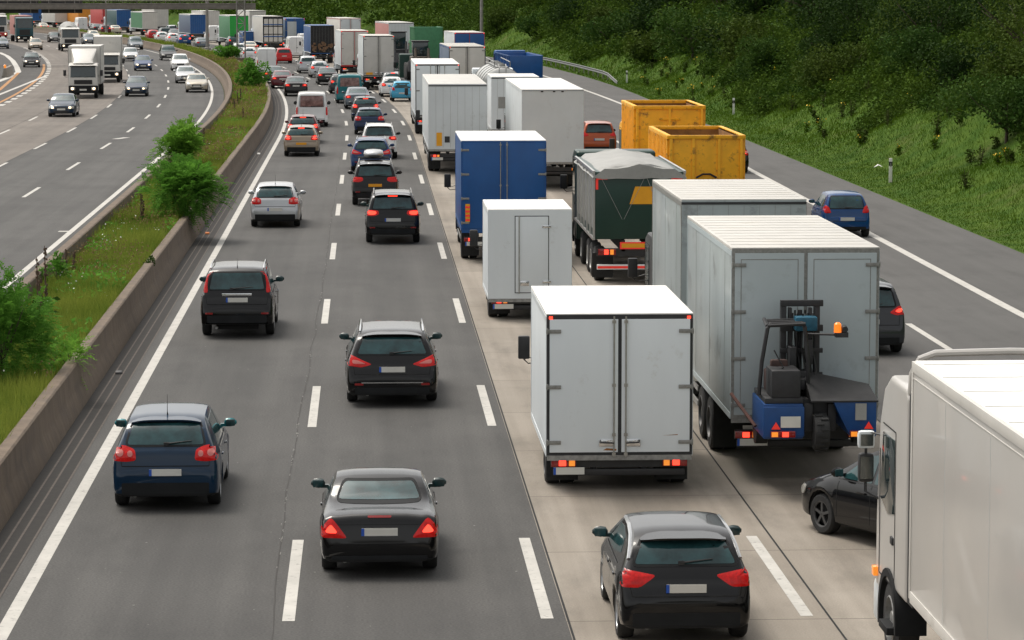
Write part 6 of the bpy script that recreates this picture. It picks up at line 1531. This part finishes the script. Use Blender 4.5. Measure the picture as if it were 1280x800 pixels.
def frond_bush(label, loc, r, h, n=420, seed=1, fl=.42, ls=.055, cat='shrub', name='median_shrub', m=None, lobes=9):
    """a robinia-like shrub: every frond is a bent stalk with leaflets along both sides"""
    g_ = np.random.default_rng(seed); C = clump_pts(n, r*.86, h*.95, lobes, seed)
    out = C-np.array([0, 0, h*.35]); out /= np.linalg.norm(out, axis=1)[:, None]; out += g_.normal(size=(n, 3))*.45; out[:, 2] += .15; out /= np.linalg.norm(out, axis=1)[:, None]
    side = np.cross(out, np.array([0, 0, 1.])+g_.normal(size=(n, 3))*.3); side /= np.linalg.norm(side, axis=1)[:, None]
    V = []; k = 9; F = fl*g_.uniform(.6, 1.2, n)[:, None]
    for i in range(k):
        t = (i+.7)/k; p = C+out*F*t-np.array([0, 0, 1.])*(F*.38*t*t)
        for sg in (1, -1):
            d = side*sg*.9+out*.45+g_.normal(size=(n, 3))*.18-np.array([0, 0, .15]); d /= np.linalg.norm(d, axis=1)[:, None]
            S_ = (ls*g_.uniform(.8, 1.2, n)*(1.1-.5*abs(t-.4)))[:, None]; w_ = out*S_*.28
            V.append(np.stack([p, p+d*S_*.55+w_, p+d*S_*1.25, p+d*S_*.55-w_], 1))
    V = np.stack(V, 1).reshape(-1, 3); P_ = Proto(); A = MB(); rr = random.Random(seed)
    A.tube([(0, 0, -.15), (.03, 0, h*.3), (0, .03, h*.6)], [.035*h*.6, .025*h*.6, .01*h], n=7)
    for q_ in range(8): a_ = rr.uniform(0, 6.28); A.tube([(0, 0, h*rr.uniform(.02, .3)), (r*.3*math.cos(a_), r*.3*math.sin(a_), h*.45), (r*.6*math.cos(a_), r*.6*math.sin(a_), h*rr.uniform(.55, .85))], [.012*h, .008*h, .003*h], n=5)
    P_.part('trunk', A, BARK, -1, sharp=60); P_.part('crown', arr_mesh('crown', V, len(V)//4, 4), m or LF_BR, -1)
    return P_.spawn(name, label, cat, loc, random.uniform(0, 6))
def med(x, y, h=.6):
    X, Y = gp(x, y, h); s, o = inv(X, Y); return Vector((X, Y, med_z(o)-.03))
frond_bush('big feathery green shrub in the median spilling over the barrier wall', med(231, 278), 1.75, 2.3, 1900, 11, .5, .075, lobes=14)
frond_bush('smaller bright green shrub in the median behind the big one', med(225, 212), 1.35, 2.1, 900, 14, .5, .095, lobes=8, m=LF_BR2)
frond_bush('feathery green shrub at the left edge of the photo', med(2, 480), 1.15, 2.2, 1500, 23, .42, .055, lobes=11)
frond_bush('small feathery sapling drooping over the barrier ahead of the dark blue hatchback', Vector((-6.08, 62.0, .55)), .5, .75, 80, 31, .45, .06, lobes=5, name='median_sapling', cat='sapling', m=LF_BR2)
bush('median_sapling', 'tiny dark shrub hanging over the barrier beside the black off-roader', Vector((-6.02, 84, .5)), .33, .6, LF_MD, 500, .05, 37, lobes=4, cat='sapling')
frond_bush('low green sapling in the median behind the left foreground flower stalks', med(72, 352), .5, .95, 130, 41, .3, .06, lobes=5, name='median_sapling', cat='sapling', m=LF_BR)
bush('median_shrub', 'green shrub in the median just right of the lattice gantry leg', med(315, 112), 1.25, 2.3, LF_BR, 2200, .14, 43, lobes=8, cat='shrub')
bush('median_shrub', 'round green shrub in the median left of the lattice gantry leg', med(288, 77), 1.5, 1.7, LF_BR, 1600, .18, 47, lobes=7, cat='shrub')
# mullein stalks
def stalk(loc, h, label, fl=False):
    P_ = Proto(); A = MB(); n_ = 9
    A.tube([(0, 0, 0), (.02, 0, h*.5), (.0, .02, h)], [.016, .022, .008], n=6)
    for k in range(26): z = h*random.uniform(.3, .97); a_ = random.uniform(0, 6.28); A.box(-.018, .018, -.018, .018, z-.025, z+.025, M=Matrix.Translation((.03*math.cos(a_), .03*math.sin(a_), 0)))
    P_.part('stem', A, mat('brown_stalk', (.09, .055, .035), rough=.85, var=.4, scale=20), -1)
    C = np.stack([rng.normal(0, .12, 40), rng.normal(0, .12, 40), rng.uniform(.02, h*.3, 40)], 1); P_.part('leaves', quads_mesh('leaves', C, rng.uniform(.06, .14, 40), 2), LF_MD, -1)
    if fl: C = np.stack([rng.normal(0, .03, 14), rng.normal(0, .03, 14), rng.uniform(h*.35, h*.7, 14)], 1); P_.part('flowers', quads_mesh('flowers', C, rng.uniform(.04, .07, 14), 1), LF_YEL, -1)
    P_.spawn('flower_stalk', label, 'plant', loc, random.uniform(0, 6), 'tall brown flower stalks in the median')
for x, y, h, fl in ((48, 395, 1.55, 1), (58, 392, 1.75, 1), (51, 400, 1.1, 1), (83, 345, .9, 0), (93, 338, .7, 0), (177, 280, 1.1, 0), (179, 277, .8, 0), (255, 186, 1.15, 0), (297, 132, 1.2, 0), (301, 126, 1., 0), (293, 138, .9, 0), (304, 150, .8, 0)):
    stalk(med(x, y), h, 'tall brown flower stalk in the left foreground of the median' if x < 60 else 'brown flower stalk standing in the median grass')
# median grass: stuff
def med_pts(n, s0, s1, o0=-8.6, o1=-6.15):
    s = rng.uniform(s0, s1, n); o = rng.uniform(o0, o1, n); out = np.empty((n, 3))
    a_ = np.maximum(0, (s-Y0)/RAD); out[:, 0] = np.where(s <= Y0, o, -RAD+(RAD+o)*np.cos(a_)); out[:, 1] = np.where(s <= Y0, s, Y0+(RAD+o)*np.sin(a_)); out[:, 2] = np.interp(o, [-8.67, -6.15], [.42, .72])-.02
    return out, s, o
Bs, Hs, Ws = [], [], []
for n_, a_, b_, hh, ww in ((46000, 42, 90, .38, .016), (46000, 90, 170, .44, .024), (30000, 170, 330, .42, .05), (12000, 330, 520, .45, .09)):
    p_, s_, o_ = med_pts(n_, a_, b_); t_ = .5+.8*(np.sin(s_*.55+o_*1.7)*np.sin(s_*.21+1)+1)/2
    Bs.append(p_); Hs.append(rng.uniform(.45, 1.2, n_)*hh*t_); Ws.append(rng.uniform(.6, 1.4, n_)*ww)
o = link('median_grass', blades_mesh('median_grass', np.concatenate(Bs), np.concatenate(Hs), np.concatenate(Ws)), [LF_GR]); tag(o, kind='stuff', label='long mixed grass growing between the two barrier walls', cat='grass')
Bs, Ss = [], []
for n_, a_, b_, sz in ((6500, 42, 110, .035), (5600, 110, 200, .055), (4200, 200, 330, .09)):
    p_, s_, o_ = med_pts(n_, a_, b_); k_ = (np.sin(s_*.33+o_)+np.sin(s_*.13+2)) > (.3 if b_ < 150 else -.5); p_ = p_[k_]; p_[:, 2] += rng.uniform(.12, .5, len(p_)); Bs.append(p_); Ss.append(rng.uniform(.6, 1.2, len(p_))*sz)
o = link('seed_heads', quads_mesh('seed_heads', np.concatenate(Bs), np.concatenate(Ss), 2.2, 1.), [LF_DRY]); tag(o, kind='stuff', label='dry brown seed heads among the median grass', cat='grass')
p_, s_, o_ = med_pts(16000, 42, 300); k_ = np.sin(s_*.4+1)+np.sin(o_*2.3+s_*.15) > .4; p_ = p_[k_]; p_[:, 2] += rng.uniform(.05, .3, len(p_))
o = link('median_weeds', quads_mesh('median_weeds', p_, rng.uniform(.05, .11, len(p_)), 2.2, .5), [LF_BR]); tag(o, kind='stuff', label='low leafy weeds in the median grass', cat='weeds')
p_, s_, o_ = med_pts(420, 50, 150); p_ = p_[np.sin(s_*.35)+np.sin(o_*3) > .2]; p_[:, 2] += .42
o = link('median_flowers', quads_mesh('median_flowers', p_, rng.uniform(.03, .06, len(p_)), 1), [LF_WH]); tag(o, kind='stuff', label='tiny white flowers in the median grass', cat='flowers')

# right verge and embankment
SG, QG = [], []
def emb_pts(n, s0, s1, q0, q1):
    s = rng.uniform(s0, s1, n); q = rng.uniform(q0, q1, n); return emb_xyz(s, q), s, q
E_Q = [-1, 0, .7, 2.2, 5, 9, 16, 26, 32, 60]; E_Z = [-.05, -.01, .03, .32, 1.75, 4.0, 8.2, 14., 15.5, 16.5]
def emb_xyz(s, q):
    o = np.interp(s, [0, 166, 190, 225, 260, 320, 360, 2000], [20.8, 20.8, 20.9, 22.1, 23.7, 26.3, 26.8, 26.8])+q
    z = np.interp(q, E_Q, E_Z)+(.35*np.sin(s*.21+q*.8)+.25*np.sin(s*.5-q*.6+1)+.2*np.sin(s*.083+2))*np.clip((q-1.5)/4, 0, 1)
    a_ = np.maximum(0, (s-Y0)/RAD); X = np.where(s <= Y0, o, -RAD+(RAD+o)*np.cos(a_)); Y = np.where(s <= Y0, s, Y0+(RAD+o)*np.sin(a_)); return np.stack([X, Y, z], 1)
Bs, Hs, Ws = [], [], []
for n_, a_, b_, hh, ww in ((26000, 50, 86, .13, .03), (90000, 84, 150, .13, .022), (90000, 150, 260, .16, .035), (50000, 260, 480, .22, .07)):
    p_, s_, q_ = emb_pts(n_, a_, b_, .05, 9); k_ = rng.uniform(size=n_) < np.interp(q_, [0, 2, 9], [1, .9, .45]); p_, s_, q_ = p_[k_], s_[k_], q_[k_]
    tt = np.interp(q_, [0, .8, 3, 9], [.5, .6, 1.3, 1.8]); Bs.append(p_); Hs.append(rng.uniform(.4, 1.2, len(p_))*hh*tt); Ws.append(rng.uniform(.6, 1.4, len(p_))*ww)
o = link('verge_grass', blades_mesh('verge_grass', np.concatenate(Bs), np.concatenate(Hs), np.concatenate(Ws)), [LF_GV]); tag(o, kind='stuff', label='bright green grass on the right verge and lower slope', cat='grass')
# scrub mass
def scrub_line(s): return 4.6+1.4*np.sin(s*.055+.6)+.9*np.sin(s*.16)+.6*np.sin(s*.41)
Cs, Ss = [], []
for s0, s1, sp, nl, ls, rr in ((48, 84, 1.7, 110, .17, 1.1), (84, 150, 1.1, 230, .10, .85), (150, 240, 1.4, 210, .135, 1.0), (240, 420, 2.0, 170, .21, 1.4), (420, 760, 3.4, 110, .42, 2.3), (760, 1250, 6., 60, .9, 4.)):
    for s in np.arange(s0, s1, sp):
        for q in np.arange(2.5, 33, sp*.95):
            ss, qq = s+rng.uniform(-.5, .5)*sp, q+rng.uniform(-.5, .5)*sp
            lim = float(scrub_line(ss)); 
            if qq < lim: continue
            edge_f = min(1, (qq-lim)/4+.45)
            hgt = rr*(.7+.9*rng.uniform())*edge_f*(1.15+.8*max(0, math.sin(ss*.09+qq*.31))); r_ = rr*rng.uniform(.7, 1.15)
            c_ = emb_xyz(np.array([ss]), np.array([qq]))[0]
            d = rng.normal(size=(nl, 3)); d /= np.linalg.norm(d, axis=1)[:, None]; d[:, 2] = np.abs(d[:, 2])
            rad = rng.uniform(.55, 1.08, nl)[:, None]
            Cs.append(c_+d*rad*np.array([r_, r_, hgt])+np.array([0, 0, .1])); Ss.append(rng.uniform(.6, 1.35, nl)*ls)
o = link('embankment_scrub', quads_mesh('embankment_scrub', np.concatenate(Cs), np.concatenate(Ss), 1.4, .1), [LF_SC]); tag(o, kind='stuff', label='dense dark green scrub covering the embankment', cat='scrub')
print('scrub faces', len(o.data.polygons))
# individual larger bushes standing out of the scrub
GB = 'bushes standing out of the embankment scrub'
spots = []
for i in range(84):
    s = 92+ (i/83.)**1.4*300; q = [6.5, 11, 17, 24][i % 4]+random.uniform(-1.5, 1.5); spots.append((s+random.uniform(-4, 4), q))
kinds = [(LF_DK, 'dark green'), (LF_MD, 'mid green'), (LF_OL, 'olive'), (LF_DK, 'very dark')]
for i, (s, q) in enumerate(spots):
    m_, nm = kinds[(i*7+i//3) % 4 if not (s < 190 and q > 9 and i % 3) else 3]; sc = 1+.5*(s > 200)
    h_ = random.uniform(2.2, 3.8)*sc*(.8 if q < 8 else 1.15); p_ = emb_xyz(np.array([s]), np.array([q]))[0]
    where = 'low on the embankment' if q < 8 else 'half way up the embankment' if q < 14 else 'high on the embankment'
    far = 'near the right edge of the photo' if s < 130 else 'above the yellow skips' if s < 200 else 'beyond the marker posts' if s < 270 else 'far along the bend'
    bush('embankment_bush', '%s leafy bush %s, %s' % (nm, where, far), Vector(p_), h_*random.uniform(.75, 1.1), h_, m_, 6500 if s < 200 else 3600, .11 if s < 200 else .19, 100+i, GB, 'bush', 1.5, lobes=10)
# weeds with yellow flowers on the slope
WK = mat('weed_stem', (.08, .07, .03), rough=.9, var=.3)
def weed(s, q, h, fl, label):
    P_ = Proto(); A = MB()
    for k in range(5): a_ = random.uniform(0, 6.28); l_ = random.uniform(.05, .3)*h; A.tube([(0, 0, 0), (l_*.5*math.cos(a_), l_*.5*math.sin(a_), h*.5), (l_*math.cos(a_), l_*math.sin(a_), h*random.uniform(.75, 1))], [.014, .012, .006], n=4)
    P_.part('stems', A, WK, -1); n_ = 90
    C = np.stack([rng.normal(0, .14*h, n_), rng.normal(0, .14*h, n_), rng.uniform(.05, h*.85, n_)], 1); P_.part('leaves', quads_mesh('leaves', C, rng.uniform(.04, .10, n_), 2.4), LF_OL if not fl else LF_GV, -1)
    if fl: C = np.stack([rng.normal(0, .2*h, fl), rng.normal(0, .2*h, fl), rng.uniform(h*.7, h*1.05, fl)], 1); P_.part('flowers', quads_mesh('flowers', C, rng.uniform(.06, .12, fl), 1), LF_YEL, -1)
    p_ = emb_xyz(np.array([s]), np.array([q]))[0]; P_.spawn('tall_weed', label, 'weed', Vector(p_), random.uniform(0, 6), 'tall weeds on the grassy slope')
for i in range(110):
    s = 88+(i/109.)**1.1*180+random.uniform(-3, 3); q = 1.9+3.6*random.random()**.6+math.sin(s*.3); s += 5*math.sin(s*.9); fl = random.choice([0, 0, 0, 5, 7, 12])
    weed(s, q+.6*(s < 140), random.uniform(.35, .95), fl, 'tall weed with yellow flowers on the grassy slope' if fl else 'tall olive brown weed on the grassy slope')
# a piece of litter on the verge and small debris in the gutter
X, Y, s, q = slope_hit(1097, 213)
A = MB(); A.add([(-.2, -.1, .02), (.0, -.15, .12), (.22, -.05, .03), (.15, .12, .1), (-.1, .14, .02), (0, 0, .16)], [(0, 1, 5), (1, 2, 5), (2, 3, 5), (3, 4, 5), (4, 0, 5)])
o = link('plastic_litter', A.mesh('plastic_litter'), [PSW], loc=(X, Y, emb_z(q)+bump_n(s, q)+.12)); tag(o, 'crumpled white plastic litter on the grass beside the nearest marker post', 'litter')
for i, (s, o_, cl, lb) in enumerate(((66.5, -5.45, BLK, 'small dark scrap lying in the drain gutter ahead of the blue hatchback'), (104, -5.45, mat('orange_scrap', (.5, .15, .03), rough=.7), 'small orange scrap lying in the drain gutter'), (153, -5.4, PSW, 'small white scrap in the drain gutter by the bend'))):
    A = MB().prism([(-.12, 0), (.1, 0), (.13, .03), (.0, .07), (-.1, .04)], -.07, .07); oo = link('road_scrap', A.mesh('road_scrap', bevel=.008), [cl], loc=P(s, o_, .008)); tag(oo, lb, 'litter')
print('objects', len(bpy.data.objects))
